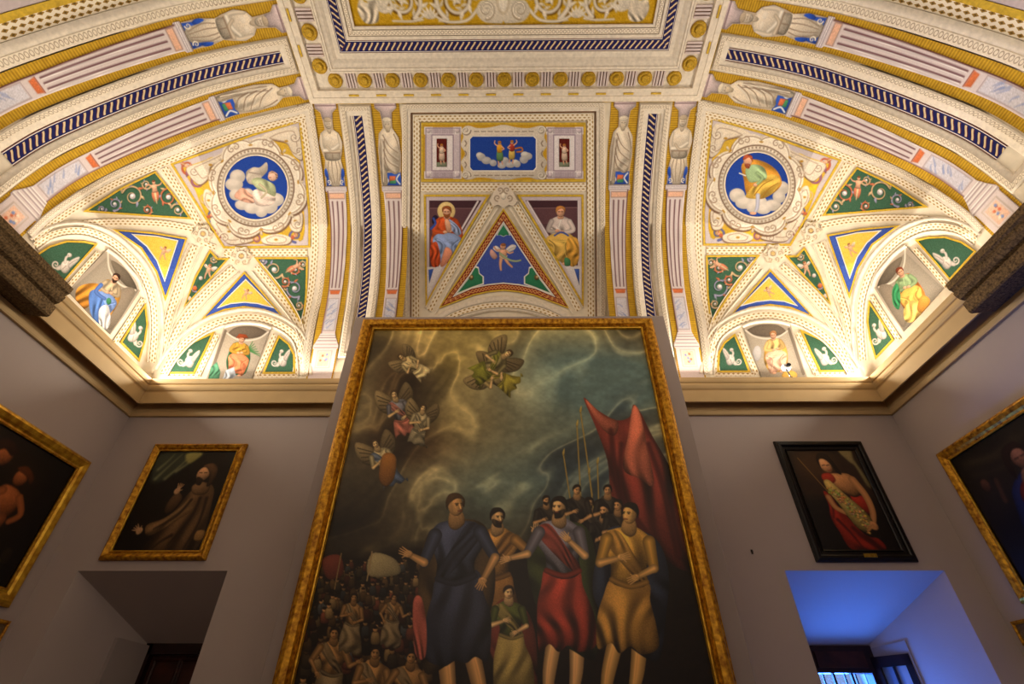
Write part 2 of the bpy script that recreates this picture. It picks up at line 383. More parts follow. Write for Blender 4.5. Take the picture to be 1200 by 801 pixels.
def strip(name, path, a, b, mapf, mat, parent, off=.008, closed=False, ds=None, ups=1., prof=None, norm_t=False, skirt=.01, smoothed=False, **kw):
    """band between offsets a and b of a 2-D path; u = length, v = width (both in metres via ups)"""
    P = np.asarray(path, float)
    if smoothed: P = smooth(P, 6, closed)
    n = len(P); ds = ds or .06/ups
    # mitred normals
    def nrm(e): e = e/ (np.linalg.norm(e)+1e-12); return np.array([-e[1], e[0]])
    M = []
    for i in range(n):
        e0 = P[i]-P[i-1] if (closed or i > 0) else P[1]-P[0]
        e1 = P[(i+1) % n]-P[i] if (closed or i < n-1) else P[-1]-P[-2]
        n0, n1 = nrm(e0), nrm(e1); m = n0+n1; m = m/max(m@m, .35)*2
        M.append(m)
    M = np.array(M); 
    prof = prof or [(0, off), (1, off)]
    fr = [p[0] for p in prof]; of = [p[1] for p in prof]
    if skirt: fr = [fr[0]]+fr+[fr[-1]]; of = [of[0]-skirt]+of+[of[-1]-skirt]
    Q, S, MM = [], [], []; s0 = 0
    for i in range(n if closed else n-1):
        j = (i+1) % n; L = np.linalg.norm(P[j]-P[i]); k = max(1, int(np.ceil(L/ds)))
        for t in range(k):
            Q.append(P[i]+(P[j]-P[i])*t/k); MM.append(M[i]+(M[j]-M[i])*t/k); S.append(s0+L*t/k)
        s0 += L
    j = 0 if closed else n-1
    Q.append(P[j]); MM.append(M[j]); S.append(s0)
    Q, MM, S = np.array(Q), np.array(MM), np.array(S); K = len(Q); R = len(fr)
    pts = np.concatenate([Q+MM*(a+(b-a)*f) for f in fr]); offs = np.repeat(of, K)
    V = mapf(pts, offs)
    tt = np.repeat([f*(1 if norm_t else abs(b-a)*ups) for f in fr], K)
    uv = np.stack([np.tile(S*ups, R), tt], 1)
    idx = np.arange(R*K).reshape(R, K)
    q = np.stack([idx[:-1, :-1], idx[1:, :-1], idx[1:, 1:], idx[:-1, 1:]], -1).reshape(-1, 4)
    return mesh_obj(name, V, q, mat, parent, uv=uv, smooth=bool(len(prof) > 2), **kw)
def orient(P):
    P = np.asarray(P, float); x, y = P[:, 0], P[:, 1]
    return P if np.sum(x*np.roll(y, -1)-np.roll(x, -1)*y) > 0 else P[::-1]
def ring(name, poly, w0, w1, mapf, mat, parent, **k):      # offsets outward
    return strip(name, orient(poly), -w0, -w1, mapf, mat, parent, closed=True, **k)

# ------------------------------------------------------------------ solid builders for the room
def box_mesh(name, x0, x1, y0, y1, z0, z1, mat, parent=None, bevel=0, **k):
    V = [(x, y, z) for x in (x0, x1) for y in (y0, y1) for z in (z0, z1)]
    Fc = [(0, 1, 3, 2), (4, 6, 7, 5), (0, 4, 5, 1), (2, 3, 7, 6), (0, 2, 6, 4), (1, 5, 7, 3)]
    o = mesh_obj(name, V, Fc, mat, parent, **k)
    if bevel: md = o.modifiers.new('bevel', 'BEVEL'); md.width = bevel; md.segments = 2
    return o
def merge_boxes(name, bs, mat, parent=None, **k):
    V, Fc = [], []
    for x0, x1, y0, y1, z0, z1 in bs:
        n = len(V); V += [(x, y, z) for x in (x0, x1) for y in (y0, y1) for z in (z0, z1)]
        Fc += [tuple(n+i for i in f) for f in [(0, 1, 3, 2), (4, 6, 7, 5), (0, 4, 5, 1), (2, 3, 7, 6), (0, 2, 6, 4), (1, 5, 7, 3)]]
    return mesh_obj(name, V, Fc, mat, parent, **k)
def sweep(name, prof, pts, mat, parent=None, **k):
    """profile (p outward from wall, z) swept along plan points [(x,y,nx,ny)]"""
    V, Fc = [], []; R = len(prof)
    for x, y, nx, ny in pts: V += [(x+nx*p, y+ny*p, z) for p, z in prof]
    for i in range(len(pts)-1):
        for j in range(R-1): Fc.append((i*R+j, i*R+j+1, (i+1)*R+j+1, (i+1)*R+j))
    Fc.append(tuple(range(R))); Fc.append(tuple(range((len(pts)-1)*R, len(pts)*R))[::-1])
    o = mesh_obj(name, V, Fc, mat, parent, **k)
    return o
def frame_mesh(name, u0, u1, v0, v1, prof, mapf, mat, parent):
    """mitred picture frame; (u0..v1) inner opening, profile (outward, height)"""
    V = []; R = len(prof)
    for cu, cv, su, sv in ((u0, v0, -1, -1), (u1, v0, 1, -1), (u1, v1, 1, 1), (u0, v1, -1, 1)):
        P = np.array([(cu+su*p, cv+sv*p) for p, h in prof]); H = np.array([h for p, h in prof])
        V += mapf(P, H).tolist()
    Fc = [(i*R+j, i*R+(j+1) % R, ((i+1) % 4)*R+(j+1) % R, ((i+1) % 4)*R+j) for i in range(4) for j in range(R)]
    return mesh_obj(name, V, Fc, mat, parent)
# ================================================================== THE ROOM
S = dict(kind='structure')
box_mesh('floor', XL-.3, XR+.3, YB-.3, D+1.2, FZ-.2, FZ, MAT['floor'], **S)
A1 = (-4.17, -2.74, FZ, 1.22, -3.77, -3.08, FZ, .713)       # front x0 x1 z0 z1, back x0 x1 z0 z1
A2 = (2.53, 4.02, -.75, 1.22, 2.90, 3.57, -.70, .713)
def wall_quads(name, xs, zs, holes, y, mat):
    V, Fc = [], []
    for i in range(len(xs)-1):
        for j in range(len(zs)-1):
            if (i, j) in holes: continue
            n = len(V); V += [(xs[i], y, zs[j]), (xs[i+1], y, zs[j]), (xs[i+1], y, zs[j+1]), (xs[i], y, zs[j+1])]; Fc.append((n, n+1, n+2, n+3))
    for (x0, x1, z0, z1, X0, X1, Z0, Z1) in (A1, A2):
        yb = 5.9; n = len(V)
        V += [(x0, y, z0), (x1, y, z0), (x1, y, z1), (x0, y, z1), (X0, yb, Z0), (X1, yb, Z0), (X1, yb, Z1), (X0, yb, Z1)]
        Fc += [(n, n+1, n+5, n+4), (n+1, n+2, n+6, n+5), (n+2, n+3, n+7, n+6), (n+3, n, n+4, n+7)]
    return mesh_obj(name, V, Fc, mat, None, **S)
wall_quads('wall_end', [XL, -4.17, -2.74, 2.53, 4.02, XR], [FZ, -.75, 1.22, 3.40], {(1, 0), (1, 1), (3, 1)}, D, MAT['wall'])
box_mesh('wall_left', XL-.3, XL, YB-.3, D+.02, FZ, 3.40, MAT['wall'], **S)
box_mesh('wall_right', XR, XR+.3, YB-.3, D+.02, FZ, 3.40, MAT['wall'], **S)
box_mesh('wall_back', XL-.3, XR+.3, YB-.3, YB, FZ, 6.6, MAT['wall'], **S)
# outer masonry behind the end wall so no light leaks round the alcoves
# cornice
prof = [(0, 2.884), (.03, 2.884), (.036, 2.90), (.036, 2.935), (.02, 2.95), (.018, 2.985), (.018, 3.075), (.132, 3.075), (.132, 2.985), (.15, 2.985), (.152, 3.128), (.138, 3.137), (.142, 3.148), (.156, 3.158), (.166, 3.18), (.17, 3.20), (.166, 3.222), (.158, 3.232), (.172, 3.24), (.178, 3.262), (.178, 3.30), (-.45, 3.30)]
q = math.sqrt(2)
sweep('trim_1', prof, [(XL, YB, 1, 0), (XL, D, 1, -1), (XR, D, -1, -1), (XR, YB, -1, 0)], MAT['cornice'], **S)
sp = [(0, 2.99), (.03, 2.985), (.25, 2.96), (.262, 2.975), (.262, 3.075), (.225, 3.09), (.222, 3.115), (.255, 3.13), (.275, 3.165), (.28, 3.20), (.262, 3.215), (.275, 3.235), (.29, 3.25), (.29, 3.315), (-.3, 3.315)]
for nm, X, sg in (('trim_2', XL, 1), ('trim_3', XR, -1)):
    ys = [3.33, 2.1, .9, -.3, YB]
    root = sweep(nm, sp, [(X, ys[0], sg, 0), (X, ys[1]+.004, sg, 0)], MAT['granite'], **S)
    for a, b in zip(ys[1:-1], ys[2:]): sweep('stone_block', sp, [(X, a-.004, sg, 0), (X, b+.004, sg, 0)], MAT['granite'], root)
# door alcove (left)
dr = empty('door_1', None, None); dr['kind'] = 'structure'
def bx(n, *a, m='darkwood', p=None, **k): return box_mesh(n, *a, MAT[m], p, **k)
bx('door_panel', -3.74, -3.08, 5.93, 5.98, FZ, .70, p=dr)
merge_boxes('door_frame', [(-3.80, -3.72, 5.86, 5.99, FZ, .78), (-3.12, -3.0, 5.86, 5.99, FZ, .78), (-3.80, -3.0, 5.86, 5.99, .64, .78)], MAT['winwood'], dr)
for i, x in enumerate((-3.66, -3.38)):
    for z in (-1.2, -.45, .28):
        frame_mesh('door_moulding', x, x+.22, -(z+(.3 if z > 0 else .6)), -z, [(0, 0), (0, .012), (.015, .022), (.03, .012), (.03, 0)], m_wally(5.93), MAT['darkwood'], dr)
# folded shutter leaf in the jamb of the door alcove
def jamb(A, y, side): x0, x1, z0, z1, X0, X1, Z0, Z1 = A; k = (y-5)/.9; return (x0+(X0-x0)*k if side < 0 else x1+(X1-x1)*k)
def leaf(name, A, side, y0, y1, z0, z1, t, mat):
    a, b = jamb(A, y0, side), jamb(A, y1, side); n = -side
    V = []
    for x, y, zt in ((a, y0, z1), (b, y1, z1-.03)):
        V += [(x, y, z0), (x+n*t, y, z0), (x+n*t, y, zt), (x, y, zt)]
    return mesh_obj(name, V, [(0, 1, 2, 3), (4, 7, 6, 5), (1, 5, 6, 2), (3, 2, 6, 7), (0, 3, 7, 4), (0, 4, 5, 1)], mat, None, **S)
leaf('trim_4', A1, -1, 5.55, 5.86, FZ, .745, .035, MAT['panelgrey'])
leaf('trim_5', A2, 1, 5.54, 5.88, -.70, .725, .012, MAT['panelgrey'])
# window (right)
wn = empty('window_1', None, None); wn['kind'] = 'structure'
merge_boxes('window_frame', [(2.86, 2.97, 5.86, 5.98, -.72, .72), (3.50, 3.58, 5.86, 5.98, -.72, .72), (2.97, 3.50, 5.86, 5.98, .49, .72), (2.97, 3.50, 5.86, 5.98, -.74, -.66)], MAT['winwood'], wn)
bx('window_head_board', 2.99, 3.48, 5.845, 5.86, .53, .67, p=wn)
merge_boxes('glazing_bars', [(3.13, 3.15, 5.90, 5.93, -.66, .49), (3.31, 3.33, 5.90, 5.93, -.66, .49)]+[(2.97, 3.50, 5.90, 5.93, z, z+.02) for z in (-.3, .08)], MAT['winwood'], wn)
bx('window_pane', 2.97, 3.50, 5.925, 5.93, -.66, .49, m='glass', p=wn)
merge_boxes('security_bars', [(x, x+.016, 6.12, 6.136, -.8, .8) for x in np.arange(2.7, 3.9, .11)], MAT['blackmetal'], wn)
def casement(name, x, y, ang, w, z0, z1):
    c, s_ = math.cos(ang), math.sin(ang)
    def tf(o):
        for v in o.data.vertices:
            u, t = v.co.x, v.co.y; v.co.x, v.co.y = x+u*c-t*s_, y+u*s_+t*c
        return o
    r = tf(merge_boxes(name, [(0, .06, 0, .04, z0, z1), (w-.06, w, 0, .04, z0, z1), (0, w, 0, .04, z1-.09, z1), (0, w, 0, .04, z0, z0+.08), (w*.5-.01, w*.5+.01, .01, .03, z0, z1)], MAT['winwood'], wn))
    g = tf(box_mesh('casement_pane', .05, w-.05, .018, .022, z0+.05, z1-.05, MAT['glass'], r))
casement('casement', 3.535, 5.86, -1.02, .36, -.62, .62)
for x in (2.85, 3.62):   # masonry reveal outside the glass
    box_mesh('trim_6', min(x, x-.1 if x < 3 else x+.1), max(x, x-.1 if x < 3 else x+.1), 5.9, 6.3, -.9, .9, MAT['wall'], **S)

# ---- free-standing panel with the large altarpiece
dp = box_mesh('display_panel', -1.985, 1.835, 4.60, 4.98, FZ, 4.068, MAT['panelgrey'], bevel=.006)
finish(dp, None, 'tall grey display wall standing before the end wall and carrying the largest painting', 'display panel')
FP = [(0, 0), (0, .03), (.012, .045), (.02, .04), (.03, .055), (.045, .05), (.055, .085), (.10, .10), (.125, .095), (.14, .07), (.152, .065), (.16, .05), (.16, 0)]
def framed(name, label, mapf, u0, u1, v0, v1, canvas, fmat, prof, base=.0, group=None, res=.01):
    r = empty(name, label, 'painting', group)
    frame_mesh('frame', u0, u1, v0, v1, [(p, h+base) for p, h in prof], mapf, fmat, r)
    c = canvas(Canvas([(u0-.01, v0-.01), (u1+.01, v0-.01), (u1+.01, v1+.01), (u0-.01, v1+.01)], res, (20, 16, 12), 2))
    c.build('canvas', mapf, r, off=.025+base, mat=MAT['oil'], skirt=.015)
    return r
# ================================================================== THE VAULT
def build_ceiling():
    az = np.concatenate([np.linspace(-math.pi, -.35, 120)[:-1], np.linspace(-.35, math.pi+.35, 1500)[:-1]]); az = az[az < math.pi]
    zz = np.linspace(0, 1, 420)
    el = np.radians(2.0)+zz*np.radians(88)
    A, E = np.meshgrid(az, el); O = np.array([XC, 1.5, 2.9])
    Dr = np.stack([np.cos(E)*np.cos(A), np.cos(E)*np.sin(A), np.sin(E)], -1).reshape(-1, 3)
    P = cast(O, Dr, .3, 9., 60)*VS
    ny, nx = A.shape; i = np.arange(ny*nx).reshape(ny, nx); j = np.roll(i, -1, 1)
    q = np.stack([i[:-1], i[1:], j[1:], j[:-1]], -1).reshape(-1, 4)
    return mesh_obj('ceiling', P, q, MAT['plaster'], None, smooth=True, kind='structure')
CEIL = build_ceiling()
# ================================================================== CORNER FIELDS (traced on the left, mirrored on the right)
U = .0105
GR, GRD = (60, 96, 76), (36, 66, 52)
SK, SKD, YL, RD, OR_ = (226, 170, 138), (176, 112, 84), (222, 182, 84), (168, 60, 44), (214, 112, 66)
SC1, SC2, SC3 = (196, 168, 130), (150, 150, 180), (190, 110, 80)
def putto(c, x, y, s, rot=0, flip=1, wings=True, sk=SK, wing=(226, 220, 216)):
    c.set(x, y, s, rot, flip)
    if wings:
        c.poly_([(.5, -.2), (1.6, -1.1), (2.5, -.9), (2.2, -.2), (1.5, .2), (.7, .4)], wing, vol=.2); c.line([(.8, .1), (1.5, -.4), (2.3, -.6)], .14, (178, 184, 180))
        c.poly_([(-.4, -.2), (-1.3, -.9), (-1.9, -.4), (-1.3, .2), (-.6, .3)], wing, vol=.2)
    c.line([(.5, 0), (1.2, .5), (1.9, .3)], .42, sk, .26); c.line([(-.5, 0), (-1.2, -.1), (-1.7, -.7)], .42, sk, .26)
    c.line([(.35, 1.3), (.9, 2.3), (1.7, 3.1)], .72, sk, .34); c.line([(-.3, 1.4), (-.5, 2.5), (-.4, 3.7)], .72, sk, .34)
    c.ell(0, .65, .72, 1.0, sk, vol=.3); c.ell(0, -.75, .55, .6, sk, vol=.3); c.ell(.05, -1.1, .5, .3, (150, 96, 60)); c.ell(-.2, -.7, .06, .06, SKD)
    c.line([(-.6, 1.1), (0, 1.5), (.8, 1.0)], .3, (214, 196, 160), .2); c.set()
def seated(c, x, y, s, robe, lap, hair=(120, 74, 44), rot=0, flip=1, mantle=None, halo=False, sk=SK, beard=False, extra=None):
    c.set(x, y, s, rot, flip); dk = lambda q, f=.62: tuple(v*f for v in q); lt = lambda q, f=1.16: tuple(min(v*f, 250) for v in q)
    if halo: c.ell(-.05, -.1, .95, 1.0, (236, 206, 140), vol=.1)
    if mantle: c.poly_([(-1.0, .7), (0, .5), (1.1, .8), (1.7, 2.2), (1.7, 3.6), (1.2, 5.2), (-.9, 5.3), (-1.7, 3.8), (-1.5, 2.0)], mantle, vol=.2, folds=3)
    c.poly_([(-.3, .45), (.3, .45), (1.0, .85), (1.1, 1.8), (.8, 2.7), (-.8, 2.7), (-1.1, 1.8), (-1.0, .85)], robe, vol=.2, folds=3)
    c.line([(-.15+.1, .8), (.2, 1.6)], .16, lt(robe))
    c.poly_([(-.9, 2.3), (.2, 2.2), (1.0, 2.4), (1.6, 2.9), (1.5, 3.9), (1.0, 5.4), (.2, 5.2), (-.3, 5.5), (-1.1, 5.4), (-1.3, 4.0), (-1.5, 2.9)], lap, vol=.2, folds=3.2, fd=.4, seed=5)
    for a in (((-1.2, 2.9), (-.5, 3.6), (-1.0, 5.2)), ((1.2, 3.0), (.5, 3.7), (.9, 5.1))):
        c.line(a, .13, dk(lap, .75), .05); c.line([(p+.2, q) for p, q in a], .12, lt(lap), .05)
    c.line([(-1.0, 2.95), (-.1, 3.15), (.9, 2.9)], .2, lt(lap), .08)
    c.line([(-.95, 1.0), (-1.35, 1.9), (-.35, 2.15)], .55, robe, .42); c.line([(.95, 1.0), (1.3, 1.9), (.5, 2.05)], .55, dk(robe, .86), .4)
    c.ell(-.15, 2.12, .26, .17, sk); c.ell(.35, 2.0, .25, .17, sk)
    c.poly_([(-.22, .3), (.22, .3), (.3, .7), (-.3, .7)], sk)
    c.ell(0, 0, .44, .54, sk, vol=.3); c.poly_([(-.5, -.1), (-.45, -.5), (0, -.68), (.45, -.5), (.5, .1), (.36, -.12), (0, -.36), (-.3, -.3), (-.4, 0)], hair)
    if beard: c.poly_([(-.35, .15), (0, .28), (.35, .15), (.28, .5), (0, .68), (-.26, .5)], hair)
    for e_ in (-.16, .16): c.line([(e_-.08, -.04), (e_+.08, -.04)], .08, (90, 56, 40))
    c.ell(-.45, 5.5, .3, .16, sk); c.ell(.55, 5.45, .28, .15, sk)
    if extra: extra(c)
    c.set()
def cloud(c, P, r, col=(226, 216, 206)):
    for k, (x, y) in enumerate(P): c.ell(x, y, r*(1+.18*math.sin(k*2.1)), r*(.8+.12*math.cos(k)), tuple(v*.86 for v in col), vol=.04, mottle=.02)
    for k, (x, y) in enumerate(P): c.ell(x-r*.12, y-r*.22, r*.72*(1+.18*math.sin(k*2.1)), r*.55, col, vol=.03, soft=r*.28, alpha=.8, mottle=.02)
    for k, (x, y) in enumerate(P[::2]): c.ell(x+r*.3, y+r*.1, r*.4, r*.25, tuple(v*.78 for v in col), vol=0, soft=r*.25, alpha=.5)
def grot(c, spirals, cols=(SC1, SC2, SC3), s=1.):
    for n, (x, y, r, a0, d) in enumerate(spirals):
        w = 2.4*s
        c.spiral(x+.5, y+.6, r, 1.5, a0, d, w*1.25, GRD, w2=1.); c.spiral(x, y, r, 1.5, a0, d, w, cols[n % 3], w2=.9)
        for k in range(5):
            a = math.radians(a0)+d*k*.9; rr = r*(1-.09*k)
            c.leaf(x+rr*math.cos(a), y+rr*math.sin(a), r*.55, math.degrees(a)+d*55, cols[(n+k) % 3], .5)
        c.ell(x, y, r*.26, r*.26, (214, 206, 214)); c.ell(x-.3, y-.3, r*.12, r*.12, (246, 242, 240))
def herm(c, x, y, s, rot=0, flip=1):
    c.set(x, y, s, rot, flip)
    c.poly_([(-.7, 1.8), (.7, 1.8), (.9, 3.2), (.3, 4.4), (0, 3.6), (-.4, 4.6), (-.9, 3.2)], (206, 120, 90)); c.poly_([(-.3, 2.2), (.2, 2.2), (.2, 4.8), (-.1, 4.8)], (214, 190, 150))
    c.line([(-.6, .4), (-1.6, -.2), (-2.3, .6)], .4, SK, .24); c.line([(.6, .4), (1.6, .2), (2.2, -.6)], .4, SK, .24)
    c.poly_([(-.7, .1), (.7, .1), (.6, 1.0), (.65, 2.0), (-.65, 2.0), (-.6, 1.0)], SK, vol=.3); c.ell(0, -.5, .42, .5, SK); c.ell(0, -.85, .42, .25, (120, 70, 44)); c.set()
def part(n, m, **k): return dict(name=n, mat=MAT[m], parent=CEIL, **k)
# ---------------- the flat centre: U-shaped mouldings
def ustrip(name, i, o, mat, prof=None, norm_t=False, off=.01, yend=-1.2):
    (hx0, y0), (hx1, y1) = i, o; prof = prof or [(0, off), (1, off)]
    V, UV, Fc = [], [], []; w = y1-y0; R = len(prof)
    segs = [[(-1, 'e'), (-1, 'c')], [(-1, 'c'), (1, 'c')], [(1, 'c'), (1, 'e')]]
    for seg in segs:
        base = len(V)
        for sx, kd in seg:
            for f, h in prof:
                hx, y = hx0+(hx1-hx0)*f, y0+(y1-y0)*f
                V.append((sx*hx, yend if kd == 'e' else y, h))
                s = (yend if kd == 'e' else y) if seg is not segs[1] else sx*hx
                UV.append((s*VS, f if norm_t else f*w*VS))
        for k in range(R-1): Fc.append((base+k, base+k+1, base+R+k+1, base+R+k))
    V = np.array(V); return mesh_obj(name, m_flat(V[:, :2], V[:, 2]), Fc, MAT[mat], CEIL, uv=UV)
P0, P1, P2, P3, P4, P5, P6 = (1.63, 2.065), (1.745, 2.195), (1.755, 2.205), (1.865, 2.335), (2.02, 2.52), (2.235, 2.735), (2.385, 2.90)
ustrip('frame_moulding', P0, P1, 'mould', [(0, 0), (0, .03), (.2, .03), (.25, .02), (.7, .02), (.75, .035), (1, .035), (1, 0)])
ustrip('egg_and_dart_band', (1.66, 2.10), (1.70, 2.15), 'egg', norm_t=True, off=.036)
ustrip('guilloche_band', P2, P3, 'guil', norm_t=True, off=.012)
ustrip('cyma_moulding', P3, P4, 'mould', [(0, 0), (0, .02), (.1, .022), (.3, .03), (.5, .055), (.75, .075), (.76, .085), (.9, .085), (.92, .095), (1, .095), (1, 0)])
ustrip('frieze_ground', P4, P5, 'mould', off=.02)
ustrip('fascia_moulding', P5, P6, 'mould', [(0, 0), (0, .06), (.08, .06), (.1, .035), (.55, .035), (.57, .045), (.9, .045), (.93, .03), (1, .03), (1, 0)])
ustrip('ochre_edge', (2.385, 2.90), (2.40, 2.915), 'goldline', off=.012)
def lathe(prof, c, n=28):
    V, Fc = [], []; R = len(prof)
    for k in range(n):
        a = 2*math.pi*k/n; wv = 1+.0*k
        for r, h in prof: V.append((c[0]+r*math.cos(a), c[1]+r*math.sin(a), h))
    for k in range(n):
        for j in range(R-1): Fc.append((k*R+j, k*R+j+1, ((k+1) % n)*R+j+1, ((k+1) % n)*R+j))
    return np.array(V), Fc
def rosette(x, y):
    V, Fc = lathe([(.084, .02), (.084, .034), (.07, .046), (.055, .036), (.045, .036), (.042, .05), (.028, .056), (.016, .048), (.001, .056)], (x, y))
    mesh_obj('gilt_rosette', m_flat(V[:, :2], V[:, 2]), Fc, MAT['rosette'], CEIL, smooth=True)
def triglyph(x, y, horiz, L=.17):
    V, Fc = [], []
    for k in range(4):
        a = -.062+k*.035
        for (u0, u1, h0, h1) in ((a, a+.022, .02, .034),):
            n = len(V)
            for u in (u0, u1):
                for v in (-L/2, L/2):
                    for h in (h0, h1): V.append((x+(u if horiz else v), y+(v if horiz else u), h))
            Fc += [tuple(n+i for i in f) for f in [(0, 1, 3, 2), (4, 6, 7, 5), (0, 4, 5, 1), (2, 3, 7, 6), (1, 5, 7, 3)]]
        n = len(V)
        for u, v in ((a-.010, -L/2), (a, -L/2), (a, L/2), (a-.010, L/2)): V.append((x+(u if horiz else v), y+(v if horiz else u), .0215))
        if 0 < k: Fc.append((n, n+1, n+2, n+3))
    V = np.array(V); o = mesh_obj('triglyph', m_flat(V[:, :2], V[:, 2]), Fc, MAT['lilac'], CEIL)
    o.data.materials.append(MAT['shadow'])  # gaps between the ridges are coloured dark as shade
    for p in o.data.polygons:
        if all(abs(o.data.vertices[i].co.z-(HC-.0215)*VS-CZ) < 1e-4 for i in p.vertices): p.material_index = 1
def dash(x, y, horiz):
    a, b = (.06, .010) if horiz else (.010, .06)
    V = np.array([(x-a, y-b, .046), (x+a, y-b, .046), (x+a, y+b, .046), (x-a, y+b, .046), (x-a, y-b, .03), (x+a, y-b, .03), (x+a, y+b, .03), (x-a, y+b, .03)])
    mesh_obj('gilt_dash', m_flat(V[:, :2], V[:, 2]), [(0, 1, 2, 3), (0, 4, 5, 1), (1, 5, 6, 2), (2, 6, 7, 3), (3, 7, 4, 0)], MAT['goldline'], CEIL)
for i in range(-5, 6): rosette(i*.331, 2.63)
for sx in (-1, 1):
    rosette(sx*2.0, 2.63)
    for k in range(5): rosette(sx*2.137, 2.47-.355*k)
    for k in range(5): triglyph(sx*2.135, 2.30-.355*k, False)
    for k in range(5): dash(sx*2.30, 2.30-.355*k, False)
for i in range(-6, 6): triglyph((i+.5)*.331, 2.63, True)
for i in range(-6, 6): dash((i+.5)*.331, 2.80, True)
# painted arabesque in the middle
OCH = (190, 148, 26)
def arabesque(c):
    W = (222, 210, 190)
    for sg in (-1, 1):
        c.set(0, 1.62, 1, 0, sg)
        for (x, y, r, a0, d, w) in ((.50, .20, .22, 60, -1, .05), (1.06, .20, .20, 120, 1, .045), (.98, -.4, .26, 200, 1, .045), (.45, -.4, .26, 160, -1, .045)):
            c.spiral(x+.012, y+.012, r, 1.9, a0, d, w*1.3, (120, 84, 20), w2=.02); c.spiral(x, y, r, 1.9, a0, d, w, W, w2=.02)
            for k in range(9):
                a = math.radians(a0)+d*k*.65; rr = r*(1-k*.05)
                c.leaf(x+rr*math.cos(a), y+rr*math.sin(a), .10, math.degrees(a)+d*50, W, .5, vol=.1); c.leaf(x+rr*.9*math.cos(a), y+rr*.9*math.sin(a), .08, math.degrees(a)+d*140, (208, 194, 170), .5, vol=.1)
            for k in range(5): c.leaf(x, y, .07, k*72, W, .6, vol=.1)
        c.line([(.28, .30), (.40, .40), (.62, .41), (.80, .33), (.95, .40), (1.2, .40)], .035, W, .02)
        for k in range(7): c.leaf(1.34, .30, .20, -170+k*30, W, .42, vol=.1)
        c.poly_([(1.36, .40), (1.50, .42), (1.56, .30), (1.50, .18), (1.44, .26), (1.40, .14), (1.34, .24)], (214, 200, 178), vol=.1, folds=3); c.spiral(1.40, .12, .10, 1.3, 0, 1, .03, W, w2=.012)
        for k in range(6): c.leaf(.80, .38, .12, -150+k*24, W, .4, vol=.1)
    c.set(0, 1.62)
    c.poly_([(-.10, .43), (.10, .43), (.22, .41), (.29, .32), (.24, .22), (.13, .18), (.14, -.05), (0, -.2), (-.14, -.05), (-.13, .18), (-.24, .22), (-.29, .32), (-.22, .41)], W, vol=.08)
    for sg in (-1, 1): c.spiral(sg*.18, .30, .09, 1.5, 90, sg, .03, (170, 150, 124), w2=.012); c.spiral(sg*.18, .295, .085, 1.5, 90, sg, .018, (240, 230, 212), w2=.01)
    c.ell(0, .20, .075, .15, (206, 190, 164), vol=.05); c.ell(0, .20, .05, .12, (236, 226, 208), vol=.05); c.leaf(0, .41, .05, 90, OCH, .6)
    return c
c = Canvas([(-1.63, .7), (1.63, .7), (1.63, 2.065), (-1.63, 2.065)], .011, OCH, 9)
arabesque(c).build('arabesque_panel', m_flat, CEIL, off=.006)

